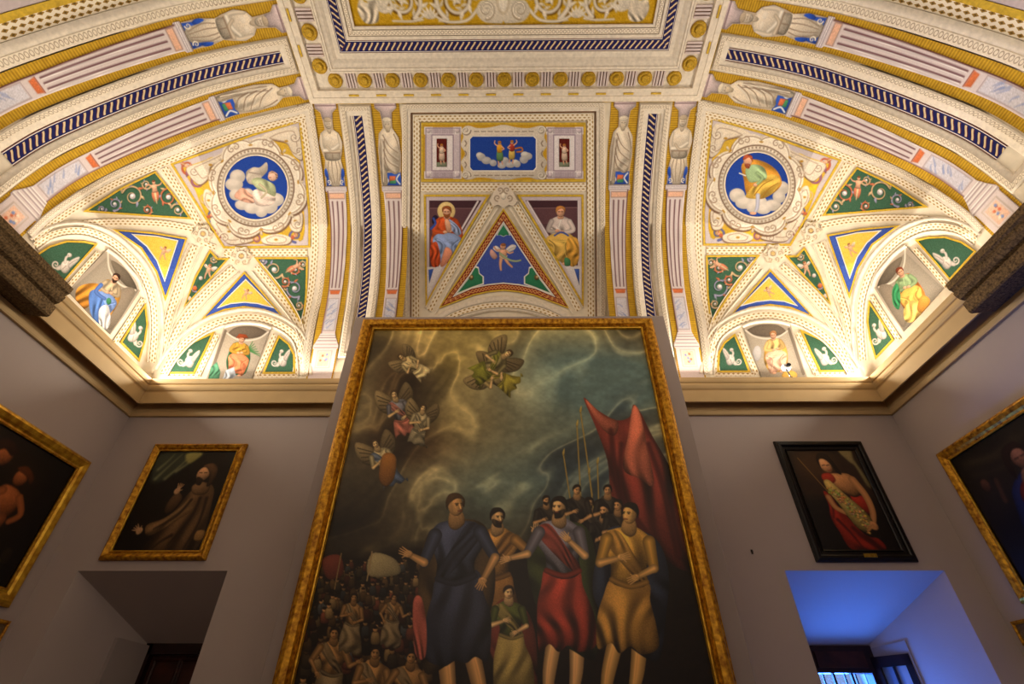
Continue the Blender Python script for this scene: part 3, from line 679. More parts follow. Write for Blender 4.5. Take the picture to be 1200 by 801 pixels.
# ---------------- painted upright bands: terms on fluted shafts
STN, STD, STL = (216, 202, 182), (150, 128, 110), (238, 228, 212)
def paint_term(c, kind, blue=True):
    c.poly_([(-.13, .0), (.13, .0), (.13, .06), (.07, .10), (.06, .18), (-.06, .18), (-.07, .10), (-.13, .06)], (206, 188, 190), vol=.3, sm=False)
    c.line([(-.13, .03), (.13, .03)], .012, (150, 124, 130));
    if kind == 'nude':
        c.poly_([(-.11, .86), (.11, .86), (.12, .98), (-.12, .98)], (44, 82, 184), sm=False); c.ell(-.1, .82, .03, .06, (44, 82, 184)); c.ell(.1, .82, .03, .06, (44, 82, 184))
        c.poly_([(-.09, .62), (.09, .62), (.11, .72), (.085, .82), (.06, .97), (-.06, .97), (-.085, .82), (-.11, .72)], STN)
        for x in (-.06, -.02, .03, .065): c.line([(x, .68), (x*1.3, .8), (x*.6, .95)], .010, STD, .005)
        for sx in (-1, 1): c.spiral(sx*.085, .93, .03, 1.2, 90, sx, .014, STL)
        c.poly_([(-.05, .31), (.05, .31), (.115, .35), (.13, .45), (.10, .56), (.085, .66), (-.085, .66), (-.10, .56), (-.13, .45), (-.115, .35)], STN, vol=.3)
        for sx in (-1, 1):
            c.line([(sx*.115, .37), (sx*.122, .50), (sx*.09, .55)], .05, STN, .042)
            c.ell(sx*.045, .40, .035, .025, STL, vol=.1, alpha=.6)
        c.line([(-.10, .545), (0, .535), (.09, .48)], .045, STL, .032); c.line([(.10, .55), (0, .56), (-.06, .50)], .042, (206, 190, 168), .032)
        c.line([(-.1, .575), (.1, .575)], .012, STD); c.line([(0, .59), (0, .65)], .008, STD)
        c.ell(0, .30, .028, .05, (200, 184, 162)); c.ell(0, .235, .046, .062, STN, vol=.3)
        c.ell(0, .19, .05, .03, (190, 172, 148)); c.line([(-.018, .235), (-.006, .237)], .008, STD); c.line([(.008, .237), (.02, .235)], .008, STD); c.line([(-.012, .265), (.012, .265)], .007, STD)
    else:
        c.poly_([(-.12, .82), (.10, .82), (.12, .98), (-.12, .98)], (48, 86, 186), sm=False)
        c.poly_([(-.05, .86), (.03, .86), (.04, .94), (-.04, .95)], (206, 110, 70), sm=False); c.poly_([(-.05, .91), (.03, .92), (.03, .955), (-.05, .955)], (70, 140, 100), sm=False)
        c.line([(-.1, .84), (-.06, .9), (-.1, .96)], .02, (214, 220, 232)); c.line([(.09, .85), (.05, .92), (.1, .965)], .02, (214, 220, 232))
        c.poly_([(-.05, .29), (.05, .29), (.11, .36), (.135, .55), (.13, .95), (.06, .96), (.05, .80), (-.04, .84), (-.10, .80), (-.13, .60), (-.12, .40)], STN, vol=.25, folds=3, fd=.25)
        for a, b, d in (((.07, .37), (.0, .50), (-.10, .58)), ((.075, .44), (.02, .58), (-.10, .68)), ((.08, .54), (.03, .68), (-.09, .76)), ((-.07, .36), (-.10, .44), (-.12, .54)), ((.08, .64), (.04, .76), (-.04, .82))):
            c.line([a, b, d], .013, STD, .006); c.line([(a[0]-.012, a[1]-.014), (b[0]-.014, b[1]-.018), (d[0]-.006, d[1]-.02)], .012, STL, .006)
        for x in (.075, .1, .12): c.line([(x-.02, .42), (x, .65), (x, .93)], .010, STD, .006)
        c.line([(.085, .40), (.112, .93)], .012, STL)
        c.ell(0, .245, .05, .066, STN, vol=.3); c.poly_([(-.03, .26), (.03, .26), (.02, .33), (-.02, .33)], (196, 180, 156)); c.ell(0, .195, .056, .032, (226, 214, 194))
        for x in (-.018, .018): c.line([(x-.006, .24), (x+.006, .24)], .009, STD)
    return c
TERM_N = [(-.135, 0), (.135, 0), (.135, .06), (.075, .11), (.062, .2), (.055, .30), (.115, .345), (.15, .45), (.125, .58), (.10, .66), (.13, .80), (.125, .98), (-.125, .98), (-.13, .80), (-.10, .66), (-.125, .58), (-.15, .45), (-.115, .345), (-.055, .30), (-.062, .2), (-.075, .11), (-.135, .06)]
TERM_D = [(-.135, 0), (.135, 0), (.135, .06), (.075, .11), (.064, .2), (.06, .29), (.12, .35), (.148, .55), (.14, .98), (-.13, .98), (-.12, .84), (-.142, .62), (-.13, .40), (-.06, .29), (-.064, .2), (-.075, .11), (-.135, .06)]
LIL, LID, LIH = (218, 204, 204), (128, 92, 98), (240, 232, 230)
def paint_shaft(c, seed=0):
    r = np.random.default_rng(seed)
    c.poly_([(-.14, .985), (.14, .985), (.14, 1.04), (-.14, 1.04)], LIH, sm=False, vol=.05)
    for s in (.995, 1.015, 1.035): c.line([(-.14, s), (.14, s)], .007, (150, 134, 150))
    c.poly_([(-.095, 1.075), (.095, 1.075), (.095, 1.135), (-.095, 1.135)], (234, 184, 156), sm=False, vol=.05)
    c.line([(-.10, 1.07), (.10, 1.07), (.10, 1.14), (-.10, 1.14), (-.10, 1.07)], .006, (170, 120, 104), sm=False)
    for f in (-.66, -.0, .66):
        c.line([(f*.098, 1.18), (f*.072, 2.33)], .021, LID, .017, sm=False); c.line([(f*.098+.016, 1.18), (f*.072+.014, 2.33)], .010, LIH, sm=False)
    c.line([(-.116, 1.05), (-.086, 2.37), (-.086, 3.0)], .016, (112, 70, 62), sm=False); c.line([(.112, 1.05), (.082, 2.37)], .008, LIH, sm=False)  # dark edge: shadow painted along one side of the shaft
    c.poly_([(-.068, 2.375), (.068, 2.375), (.055, 2.43), (-.055, 2.43)], (214, 116, 72), sm=False, vol=.1); c.line([(-.068, 2.37), (.068, 2.37)], .008, (150, 70, 50))
    c.poly_([(-.062, 2.50), (.062, 2.50), (.066, 2.94), (-.066, 2.94)], (210, 206, 216), sm=False, vol=.02)
    for k in range(9):
        x, y = r.uniform(-.045, .045), r.uniform(2.53, 2.9); c.line([(x-.03, y+.03), (x, y), (x+.03, y-.02+r.uniform(-.02, .02))], .018, (140, 156, 208), .006, alpha=.6)
    c.line([(-.066, 2.49), (.066, 2.49), (.070, 2.95), (-.070, 2.95), (-.066, 2.49)], .007, (168, 150, 156), sm=False)
    for s, w in ((3.0, .092), (3.03, .105), (3.07, .112), (3.12, .125), (3.165, .15)):
        c.line([(-w, s), (w, s)], .02, LIH, sm=False); c.line([(-w, s+.016), (w, s+.016)], .008, (164, 140, 146), sm=False)
    c.line([(-.085, 3.225), (.085, 3.225), (.085, 3.45), (-.085, 3.45), (-.085, 3.225)], .008, (186, 168, 156), sm=False)
    c.poly_([(-.066, 3.245), (.066, 3.245), (.066, 3.43), (-.066, 3.43)], (238, 196, 172), sm=False, vol=.03)
    for k in range(8):
        x, y = r.uniform(-.04, .04), r.uniform(3.27, 3.4); c.ell(x, y, .014, .016, [(216, 120, 88), (130, 150, 200), (246, 226, 206)][k % 3], vol=.05)
    return c
SHAFT = [(-.14, .985), (.14, .985), (.14, 1.045), (.12, 1.06), (.088, 2.37), (.088, 2.98), (.115, 3.06), (.155, 3.15), (.155, 3.19), (.14, 3.20), (.14, 3.70), (-.14, 3.70), (-.14, 3.20), (-.155, 3.19), (-.155, 3.15), (-.115, 3.06), (-.088, 2.98), (-.088, 2.37), (-.12, 1.06), (-.14, 1.045)]
def band(mapf, u0, u1, kind, seed, mir):
    cu = (u0+u1)/2; s1 = 3.70
    strip('ochre_ground', [(cu, .012), (cu, s1)], (u0-u1)/2+.015, (u1-u0)/2-.015, mapf, MAT['gold'], CEIL, off=.006)
    sh = lambda P: [(x*mir+cu, y) for x, y in P]
    c = Canvas(sh(TERM_N if kind == 'nude' else TERM_D), .007, (190, 170, 146), 3); c.set(cu, 0, 1, 0, mir); paint_term(c, kind).build('painted_caryatid', mapf, CEIL, off=.016)
    c = Canvas(sh(SHAFT), .008, LIL, 3); c.set(cu, 0, 1, 0, mir); paint_shaft(c, seed).build('painted_pilaster', mapf, CEIL, off=.014)
def guil_frame(mapf, u0, u1, g0, g1):
    s0, s1, t0, t1 = .035, 3.32, .135, 3.0
    def rect(d): return orient([(u0+d, s0+d), (u1-d, s0+d), (u1-d, s1-d), (u0+d, s1-d)])
    strip('frame_moulding', rect(0), 0, .115, mapf, MAT['mould'], CEIL, closed=True, prof=[(0, .012), (.0, .03), (.5, .03), (.55, .022), (.85, .022), (1, .008)], ds=.08)
    strip('egg_and_dart_band', rect(.012), 0, .045, mapf, MAT['egg'], CEIL, closed=True, off=.036, norm_t=True, ds=.08)
    strip('guilloche_band', [((g0+g1)/2, t0), ((g0+g1)/2, t1)], -(g1-g0)/2, (g1-g0)/2, mapf, MAT['guil'], CEIL, off=.012, norm_t=True)
for i, sg in enumerate((-1, 1)):
    me, ms = m_end(sg), m_side(sg)
    band(me, 2.045, 2.39, 'nude', 1+i, sg); band(me, 1.29, 1.665, 'draped', 3+i, -sg)
    guil_frame(me, 1.665, 2.045, 1.765, 1.895)
    band(ms, 2.54, 2.905, 'draped', 5+i, -1); band(ms, 1.80, 2.17, 'nude', 7+i, 1)
    guil_frame(ms, 2.17, 2.54, 2.29, 2.42)
    # frame of the side field towards the visitor
    for nm, a, b, m, k in (('frame_moulding', 1.63, 1.80, 'mould', dict(prof=[(0, 0), (0, .025), (.3, .025), (.4, .018), (.55, .034), (1, .034), (1, 0)])), ('egg_and_dart_band', 1.715, 1.785, 'egg', dict(off=.038, norm_t=True)), ('lattice_band', 1.51, 1.625, 'lattice_big', dict(off=.010)), ('ochre_border', 1.455, 1.51, 'goldline', dict(off=.014))):
        strip(nm, [((a+b)/2, .03), ((a+b)/2, 3.4)], (a-b)/2, (b-a)/2, ms, MAT[m], CEIL, **k)
    c = Canvas([(.2, .12), (1.45, .12), (1.45, 3.3), (.2, 3.3)], .02, (196, 182, 184), 4)
    for s_ in (.75, 1.65, 2.5):
        c.set(); c.poly_([(.45, s_-.34), (1.28, s_-.34), (1.28, s_+.34), (.45, s_+.34)], (92, 66, 72), sm=False, vol=.03); c.line([(.45, s_-.36), (1.28, s_-.36), (1.28, s_+.36), (.45, s_+.36), (.45, s_-.36)], .03, (214, 176, 60), sm=False)
        seated(c, .86, s_-.22, .095, (206, 110, 60), (130, 150, 206), mantle=(190, 150, 70))
    c.set()
    c.poly_([(1.44, 2.95), (1.44, 3.3), (.6, 3.3)], (206, 168, 56), sm=False, vol=0); c.poly_([(1.38, 3.04), (1.38, 3.28), (.8, 3.28)], (52, 108, 78), sm=False, vol=.1)
    c.build('painted_side_field', ms, CEIL, off=.01)
def goldframe(poly, mapf, w=2.6, o=0, off=.018, mat='goldline', name='ochre_border', **k): ring(name, poly, o, o+w, mapf, MAT[mat], CEIL, off=off, ups=U, **k)
def lat(path, w, mapf, closed=False, off=.012, mat='lattice', **k):
    strip('lattice_band', path, -w/2, w/2, mapf, MAT[mat], CEIL, off=off, ups=U, smoothed=not closed, ds=5, **k)
def lip(path, w, mapf, off=.02, name='rib_moulding', **k):
    strip(name, path, -w/2, w/2, mapf, MAT['mould'], CEIL, ups=U, ds=5, prof=[(0, .004), (.15, off*.8), (.5, off), (.85, off*.8), (1, .004)], smoothed=True, **k)
CART = [(203, 193), (247, 177.5), (297, 159), (350, 143.5), (357, 205), (361, 250), (361, 287.5), (310, 288), (263, 288.5), (232, 239)]
SCR = [(0, -61), (14, -50), (30, -58), (44, -42), (50, -30), (61, -8), (60, 18), (52, 34), (46, 50), (30, 62), (8, 62), (-6, 68), (-30, 62), (-38, 50), (-50, 38), (-54, 18), (-64, 4), (-62, -18), (-50, -36), (-40, -48), (-22, -56), (-10, -50)]
def cartouche(c, side):
    c.set(); L = (198, 186, 190)
    c.poly_([(212, 197), (343, 153), (353, 230), (355, 281), (268, 283), (238, 238)], (204, 166, 58), sm=False, vol=.04)
    for P in ([(262, 180), (300, 168), (322, 162), (318, 172), (286, 178)], [(347, 170), (352, 196), (348, 214), (342, 190)], [(353, 228), (357, 270), (350, 282), (346, 250)], [(238, 192), (250, 184), (252, 200), (240, 214)], [(228, 220), (240, 226), (250, 262), (240, 250)], [(276, 276), (300, 274), (330, 272), (336, 284), (280, 285)]):
        c.poly_(P, (224, 182, 50), vol=.15)
    cols = ((188, 96, 66), (150, 96, 120), (206, 180, 120), (92, 96, 150))
    for n, (x, y, r, a0, d) in enumerate(((220, 196, 9, 40, 1), (232, 212, 8, 200, -1), (240, 232, 7, 30, 1), (248, 252, 7, 100, -1), (256, 272, 7, 0, 1), (300, 280, 6, 180, 1), (322, 281, 6, 0, -1), (346, 276, 8, 90, 1), (349, 262, 7, 200, -1), (270, 279, 6, 90, -1))):
        c.spiral(x, y, r, 1.4, a0, d, 3.0, cols[n % 4], w2=1.2); c.leaf(x, y, r*1.3, a0+60, cols[(n+1) % 4], .5); c.ell(x, y, 2.2, 2.2, (224, 160, 130))
    herm(c, 347, 262, 3.0); herm(c, 221, 196, 2.6, 120)
    cx, cy = 299.5, 219.5; B = (232, 221, 204); BD = (112, 84, 66)
    th = np.linspace(0, 2*np.pi, 97)[:-1]
    c.set()
    for P in ([(306, 160), (322, 152), (346, 148), (352, 162), (354, 186), (344, 182), (336, 168), (322, 164)], [(344, 246), (354, 250), (352, 270), (342, 270), (338, 258)], [(246, 258), (256, 254), (268, 268), (284, 274), (296, 282), (270, 286), (258, 276)], [(218, 198), (236, 190), (262, 178), (270, 172), (262, 186), (246, 196), (244, 208), (232, 216)], [(240, 222), (248, 226), (252, 246), (244, 246), (238, 234)], [(306, 280), (322, 274), (340, 278), (336, 286), (312, 286)]):
        c.poly_([(x+1, y+1.4) for x, y in P], (112, 84, 66), vol=0); c.poly_(P, (226, 213, 195), vol=.06); q_ = np.mean(P, 0); c.line([(q_+(np.array(p)-q_)*.68) for p in P]+[q_+(np.array(P[0])-q_)*.68], .9, (160, 136, 116), vol=0); c.ell(q_[0], q_[1], 2.2, 1.3, (178, 134, 50), vol=0)
    for x, y, r, a0, d in ((344, 160, 6, 0, 1), (349, 176, 5, 90, -1), (226, 200, 5, 40, 1), (262, 278, 6, 180, 1), (284, 281, 5, 0, -1), (348, 262, 5, 0, 1)): c.spiral(x, y, r, 1.3, a0, d, 2.2, (238, 228, 212), w2=1); c.spiral(x+.8, y+.8, r, 1.3, a0, d, .8, (140, 112, 92), w2=.5)
    def lobes(r0, amp, ox=0, oy=0): r = r0+amp*np.abs(np.sin(4*th+.5))**.7+2.5*np.sin(3*th+1); return [(r_*math.cos(t)+ox, r_*math.sin(t)*1.02+oy) for r_, t in zip(r, th)]
    c.set(cx, cy); c.poly_(lobes(51.5, 8, 1.2, 1.8), BD, vol=.0, sm=False); c.poly_(lobes(51, 8), B, vol=.04, sm=False)
    L_ = lobes(48.5, 7.5); c.line(L_+[L_[0]], 1.1, (156, 132, 112), sm=False, vol=0); L_ = lobes(46.8, 7); c.line(L_+[L_[0]], .9, (250, 244, 232), sm=False, vol=0)
    for k in range(8):
        a = (k*np.pi-.5)/4+np.pi/8; ux, uy = math.cos(a), math.sin(a)
        c.spiral(53*ux-3*uy, 53*uy+3*ux, 4.2, 1.2, math.degrees(a), 1, 1.5, (168, 142, 120), w2=.7); c.spiral(53*ux+3*uy, 53*uy-3*ux, 4.2, 1.2, math.degrees(a), -1, 1.5, (168, 142, 120), w2=.7)
        b = a+np.pi/8; c.ell(50*math.cos(b), 50*math.sin(b), 2.4, 1.1, (178, 134, 50), rot=math.degrees(b)+90, vol=0)
        c.leaf(57*math.cos(b), 57*math.sin(b), 6, math.degrees(b)+180, (206, 190, 168), .6)
    c.ell(0, 0, 45.5, 46.5, BD, vol=.05); c.ell(0, 0, 44, 45, (232, 222, 206), vol=.08); c.ell(0, 0, 40.5, 41.5, (184, 168, 152), vol=.05)
    for k in range(60):
        a = 2*math.pi*k/60; c.ell(42.3*math.cos(a), 43.2*math.sin(a), 1.2, 1.2, (150, 130, 112), vol=0)
    c.ell(0, 0, 38.6, 39.3, (228, 216, 200), vol=.05); c.set()
def roundel(c, side):
    c.set() if side < 0 else c.set(599, 0, 1, 0, -1)
    if side < 0:
        cloud(c, [(278, 207), (274, 216), (276, 228), (284, 240), (296, 244), (306, 247), (316, 242), (322, 234), (290, 228), (304, 232)], 9)
        c.poly_([(288, 202), (296, 196), (304, 196), (312, 190), (313, 200), (306, 208), (300, 216), (290, 214)], (206, 194, 180), vol=.14, folds=2.5, fd=.35); c.line([(292, 202), (304, 204)], 1.5, (160, 146, 136))
        c.poly_([(274, 230), (283, 220), (292, 226), (300, 234), (296, 238), (284, 236)], (230, 176, 154), vol=.14, folds=2.5, fd=.35); c.poly_([(296, 224), (308, 222), (322, 230), (318, 240), (300, 240)], (240, 218, 206), vol=.14, folds=2.5, fd=.35)
        c.poly_([(294, 212), (302, 208), (314, 212), (322, 218), (322, 230), (312, 226), (302, 222)], (178, 186, 146), vol=.14, folds=2.5, fd=.35); c.line([(304, 216), (312, 224), (306, 232)], 3, (204, 190, 160), 2)
        c.ell(319, 207, 5.4, 5.2, (228, 186, 164)); c.poly_([(314, 204), (318, 200), (325, 204), (324, 210), (321, 203)], (190, 150, 126), vol=.14, folds=2.5, fd=.35); c.line([(315, 208), (317, 208)], 1, SKD)
    else:
        cloud(c, [(276, 232), (284, 240), (294, 246), (306, 248), (317, 244), (325, 234), (328, 224), (300, 240)], 9)
        c.poly_([(282, 196), (296, 190), (314, 196), (326, 208), (327, 222), (306, 236), (288, 232), (284, 214)], (214, 150, 60), vol=.14, folds=2.5, fd=.35)
        c.poly_([(290, 226), (304, 212), (320, 208), (327, 218), (314, 232), (298, 236), (286, 234)], (226, 184, 84), vol=.14, folds=2.5, fd=.35)
        for a in (((296, 232), (306, 220), (318, 214)), ((304, 234), (314, 224), (324, 218))): c.line(a, 1.4, (176, 128, 48), .7)
        c.poly_([(286, 202), (296, 196), (308, 200), (311, 212), (300, 216), (290, 216)], (166, 196, 148), vol=.14, folds=2.5, fd=.35); c.line([(300, 206), (306, 212), (298, 220)], 4, (156, 186, 136), 3); c.ell(297, 220, 2.4, 2, SK)
        c.line([(300, 232), (299, 246), (296, 252)], 5, (190, 192, 214), 3.4); c.ell(294, 253, 4, 1.8, SK)
        c.ell(289, 192, 5, 6, SK); c.poly_([(283, 190), (287, 184), (294, 186), (295, 193), (291, 188), (286, 190)], (176, 84, 56), vol=.14, folds=2.5, fd=.35); c.poly_([(286, 195), (292, 196), (290, 201), (286, 199)], (150, 78, 54), vol=.14, folds=2.5, fd=.35)
        c.line([(279, 206), (286, 209)], 1.4, (226, 226, 226))
def green_tri(c, which, side):
    c.set()
    if which == 'top':
        grot(c, ((155, 230, 13, 200, 1), (134, 239, 8, 100, -1), (197, 231, 11, 300, -1), (208, 246, 8, 200, 1), (119, 245, 5, 0, 1), (172, 246, 6, 90, -1), (171, 216, 6, 20, 1))); herm(c, 180, 216, 4.6, -8)
    elif which == 'right':
        grot(c, ((321, 316, 11, 30, 1), (345, 338, 11, 60, 1), (346, 316, 6, 200, -1), (350, 358, 5, 120, -1), (308, 306, 4, 0, 1), (334, 330, 6, 120, -1), (355, 310, 5, 90, 1))); herm(c, 350, 310, 3.6, 60)
    else:
        grot(c, ((250, 304, 4, 30, 1), (228, 338, 4, 60, 1)), s=.7); putto(c, 245, 314, 3.6, 18); c.ell(228, 338, 2.6, 2.6, OR_); c.ell(222, 350, 2.2, 3, (206, 190, 186)); c.ell(235, 326, 2.4, 2.4, (206, 190, 186))
def creature(c, x, y, s, rot=0, flip=1):
    W, D_ = (214, 204, 196), (150, 138, 130)
    c.set(x, y, s, rot, flip)
    c.spiral(-1.9, 1.6, .9, 1.5, 0, 1, .42, W, w2=.2); c.line([(-1.2, 2.2), (-.4, 1.6), (.3, 1.8)], .8, W, 1.2)
    c.poly_([(-.6, .2), (.5, -.2), (1.2, .8), (1.0, 2.2), (.2, 2.6), (-.7, 2.0), (-.9, 1.0)], W, vol=.3)
    c.poly_([(.3, .4), (1.0, -1.0), (2.0, -1.9), (2.1, -1.0), (1.6, .2), (1.1, 1.2)], W, vol=.3); c.line([(.7, .4), (1.3, -.6), (1.9, -1.3)], .16, D_, .1)
    c.line([(-.3, .4), (-.5, -.6), (-.1, -1.2)], .6, W, .4); c.ell(-.05, -1.35, .5, .45, W); c.ell(-.25, -1.3, .1, .1, D_); c.line([(.2, 1.0), (-.2, 1.9)], .14, D_); c.set()
NI_E = [(262, 384), (275, 380.5), (290, 379.5), (305, 381), (317, 385), (306, 415), (294, 446), (241, 446), (252, 415)]
NI_S = [(124, 293), (138, 303), (151, 317), (160, 328), (164.5, 340), (148, 366), (129, 392), (108, 372), (78, 340), (100, 318)]
def niche(c, which, side):
    c.set(); G = (150, 138, 122)
    if which == 'end':
        c.poly_([(264, 388), (315, 388), (300, 446), (243, 446)], (172, 160, 144), sm=False, vol=.12); c.poly_([(268, 392), (290, 397), (313, 391), (303, 384), (290, 382), (275, 384)], (112, 100, 88), vol=.2)
        c.line([(264, 389), (276, 397), (290, 399), (304, 396), (314, 389)], 2.4, (214, 204, 190)); c.line([(264, 388), (246, 440)], 3, (120, 108, 96), sm=False)
        if side < 0:
            for k in range(7): c.line([(290, 410), (296+k*1.6, 400+k*3)], 1.6, (66, 130, 74), .8, alpha=.85)
            seated(c, 283, 397.5, 7.8, (196, 148, 60), (226, 132, 92), rot=10, mantle=(60, 110, 76)); c.poly_([(276, 396), (280, 391), (288, 392), (291, 396)], (150, 70, 40), sm=False); c.poly_([(243, 446), (247, 430), (254, 424), (258, 436), (256, 446)], (84, 140, 110), folds=3, sm=False); c.poly_([(260, 446), (264, 434), (274, 430), (276, 440), (270, 446)], (190, 200, 214), folds=3, sm=False)
        else:
            seated(c, 282, 395, 8.0, (226, 186, 120), (236, 184, 156), rot=8, flip=-1, mantle=(222, 172, 84), hair=(170, 120, 80)); c.ell(300, 416, 5, 9, (196, 196, 206), alpha=.6); c.ell(262, 442, 9, 6, (230, 180, 90))
    else:
        c.poly_([(126, 300), (162, 340), (128, 392), (80, 342)], (158, 148, 134), sm=False, vol=.15); c.poly_([(130, 305), (148, 317), (160, 338), (150, 337), (136, 322)], (112, 102, 90), vol=.2)
        c.line([(126, 297), (128, 316), (140, 333), (158, 340)], 2.6, (216, 206, 192)); c.poly_([(140, 340), (158, 342), (131, 386), (124, 370)], (136, 124, 110), vol=.15)
        if side < 0:
            c.poly_([(92, 336), (112, 332), (122, 342), (110, 352), (98, 362), (88, 350)], (206, 140, 56), vol=.15, folds=3)
            c.set(134, 327, 6.3, 28, 1); seated(c, 135, 326, 9.0, (190, 170, 140), (120, 150, 214), hair=(60, 40, 30), rot=26, mantle=(206, 148, 66), beard=True)
            c.poly_([(104, 344), (114, 340), (122, 356), (126, 378), (118, 384), (106, 368)], (92, 132, 210), vol=.15, folds=3); c.poly_([(116, 362), (126, 358), (129, 376), (124, 386), (116, 380)], (226, 226, 232), vol=.12, folds=3); c.ell(127, 353, 3, 4, (66, 130, 90))
            c.line([(118, 334), (112, 342), (122, 350)], 5, (86, 120, 196), 4)
        else:
            seated(c, 132, 323, 9.2, (150, 176, 130), (230, 184, 92), hair=(130, 62, 40), rot=26, flip=1, mantle=(204, 118, 56))
            c.poly_([(136, 336), (142, 344), (141, 360), (134, 366), (132, 350)], (56, 136, 88), vol=.15, folds=3); c.poly_([(108, 362), (118, 356), (128, 366), (126, 380), (114, 380), (106, 372)], (236, 196, 110), vol=.12, folds=3); c.poly_([(96, 356), (106, 350), (112, 366), (104, 370)], (214, 150, 70))
def arcpath(P): return smooth(np.array(P, float), 6, False)
def corner(mapf, sd):
    top = [(365, 120.5), (315, 133), (263, 147), (180, 180), (127, 203), (85, 228), (52, 251), (30, 272)]; rt = [(360, 441), (364, 415), (370, 380), (377, 350), (381, 320), (383.5, 285), (382.5, 250), (378, 205), (371.5, 160), (365, 120.5)]
    sgn = 1
    for P in (rt, top):
        S_ = arcpath(P); kk = dict(ups=U, ds=5)
        strip('frame_moulding', S_, -18.5, 0, mapf, MAT['mould'], CEIL, prof=[(0, .004), (0, .012), (.44, .014), (.48, .03), (.56, .022), (.62, .03), (1, .03), (1, .004)], **kk)
        strip('egg_and_dart_band', S_, -5.6, -.9, mapf, MAT['egg'], CEIL, off=.034, norm_t=True, **kk)
        strip('lattice_band', S_, -18.2, -10.6, mapf, MAT['lattice'], CEIL, off=.018, **kk)
    # painted fields
    c = Canvas(CART, .85, (198, 186, 190), 4); cartouche(c, sd); c.build('painted_cartouche', mapf, CEIL, off=.014); goldframe(CART, mapf)
    el = [(299.5+37*math.cos(a), 219.7+37.3*math.sin(a)) for a in np.linspace(0, 2*math.pi, 60)[:-1]]
    c = Canvas(el, .6, (34, 68, 160), 3); roundel(c, sd); c.build('painted_roundel', mapf, CEIL, off=.020); ring('bead_ring', el, 0, 1.6, mapf, MAT['mould'], CEIL, off=.026, ups=U)
    for nm, P in (('top', [(103, 246.5), (140, 223), (181, 203), (202, 229), (220, 254.5), (180, 252), (140, 249)]), ('right', [(302, 303.5), (330, 303.5), (358.5, 303.5), (357.5, 345), (354, 377), (338, 352), (322, 328)]), ('mid', [(246, 296), (254, 304.5), (264, 304.5), (246, 325), (217, 357), (230, 325)])):
        c = Canvas(P, .65, GR, 4); green_tri(c, nm, sd); c.build('painted_arabesque_field', mapf, CEIL, off=.014); goldframe(P, mapf, 2.2)
    for P, I, pt in (([(137, 270.5), (178, 274), (216.5, 280.5), (206, 312), (193.5, 347), (184, 318), (166, 290)], [(157, 275.5), (183, 277.5), (207, 282.5), (200, 304), (192.5, 327), (184, 305), (172, 288)], (192, 293, 3.2, 20)), ([(286, 321), (306, 343), (329.5, 371), (310, 362), (286, 358.5), (262, 362), (239.5, 371.5), (262, 347)], [(287.5, 328.5), (304, 345), (318, 359.5), (302, 355), (286, 353.5), (270, 355), (256, 360), (272, 344)], (289, 342, 2.6, 30))):
        c = Canvas(P, .8, (62, 88, 176), 5); c.set(); c.build('blue_triangle_border', mapf, CEIL, off=.014); goldframe(P, mapf, 2.0)
        c = Canvas(I, .6, (232, 196, 84), 9); putto(c, *pt[:3], rot=pt[3], flip=1 if sd < 0 else -1, wing=(226, 200, 160)); c.build('painted_gold_triangle', mapf, CEIL, off=.020); ring('white_line', I, 0, 1.2, mapf, MAT['white'], CEIL, off=.021, ups=U)
    # ribs
    for P, w in (([(262, 296), (310, 296), (360, 296)], 9), ([(192, 196), (215, 232), (244, 282)], 9.5), ([(300, 312), (322, 340), (344, 370), (355, 395)], 7), ([(273, 314), (240, 345), (212, 380), (193, 420)], 8), ([(228, 288), (215, 320), (200, 365), (190, 405)], 8), ([(226, 268), (190, 262), (140, 260), (96, 262)], 7.5), ([(276, 305), (262, 296)], 6), ([(236, 284), (252, 290)], 6)):
        lat(P, w, mapf)
    for P in ([(306, 308), (330, 338), (350, 370), (358, 395)], [(295, 318), (318, 346), (340, 374), (352, 400)], [(268, 311), (232, 344), (206, 378), (189, 420)], [(280, 319), (246, 350), (219, 383), (197, 424)], [(221, 286), (208, 320), (194, 365), (186, 408)], [(236, 290), (222, 322), (206, 368), (193, 412)]):
        lip(P, 1.6, mapf, .026)
    # wall arches of the two lunettes
    AE = [(190, 438), (203, 417), (223, 396), (250, 380), (275, 373), (292, 371.5), (310, 374), (330, 382), (345, 394), (352, 410), (355, 440)]
    AS = [(40, 288), (58, 276), (80, 270.5), (104, 272), (128, 282), (148, 298), (163, 315), (174, 337), (180, 362), (181, 390), (178, 425)]
    for P, o in ((AE, 1), (AS, 1)):
        lat(P, 7.5, mapf, off=.022)
        Q = arcpath(P)
        strip('arch_moulding', Q, -11.5*o, -7*o, mapf, MAT['mould'], CEIL, ups=U, ds=5, prof=[(0, .004), (.2, .024), (.8, .028), (1, .008)])
        strip('arch_moulding', Q, 4*o, 7*o, mapf, MAT['mould'], CEIL, ups=U, ds=5, prof=[(0, .008), (.3, .03), (.8, .03), (1, .004)])
    # tympana
    for P, cr in (([(192, 436), (210, 415), (228, 401), (247, 392.5), (237, 414), (226, 436)], (222, 418, 5.0, 10, 1)), ([(327, 396), (337, 404), (343, 416), (343.5, 436), (310, 436), (318, 416)], (330, 418, 4.6, 0, 1)),
                  ([(43, 300), (58, 290), (78, 284), (98, 284.5), (110, 287), (92, 307), (72, 330)], (78, 306, 5.6, 24, 1)), ([(169, 361), (171, 380), (168, 400), (162, 420), (152, 410), (143, 401), (156, 380)], (160, 390, 5.2, 36, -1))):
        c = Canvas(P, .65, GR, 5); creature(c, *cr); c.build('painted_spandrel', mapf, CEIL, off=.016); goldframe(P, mapf, 2.2, off=.02)
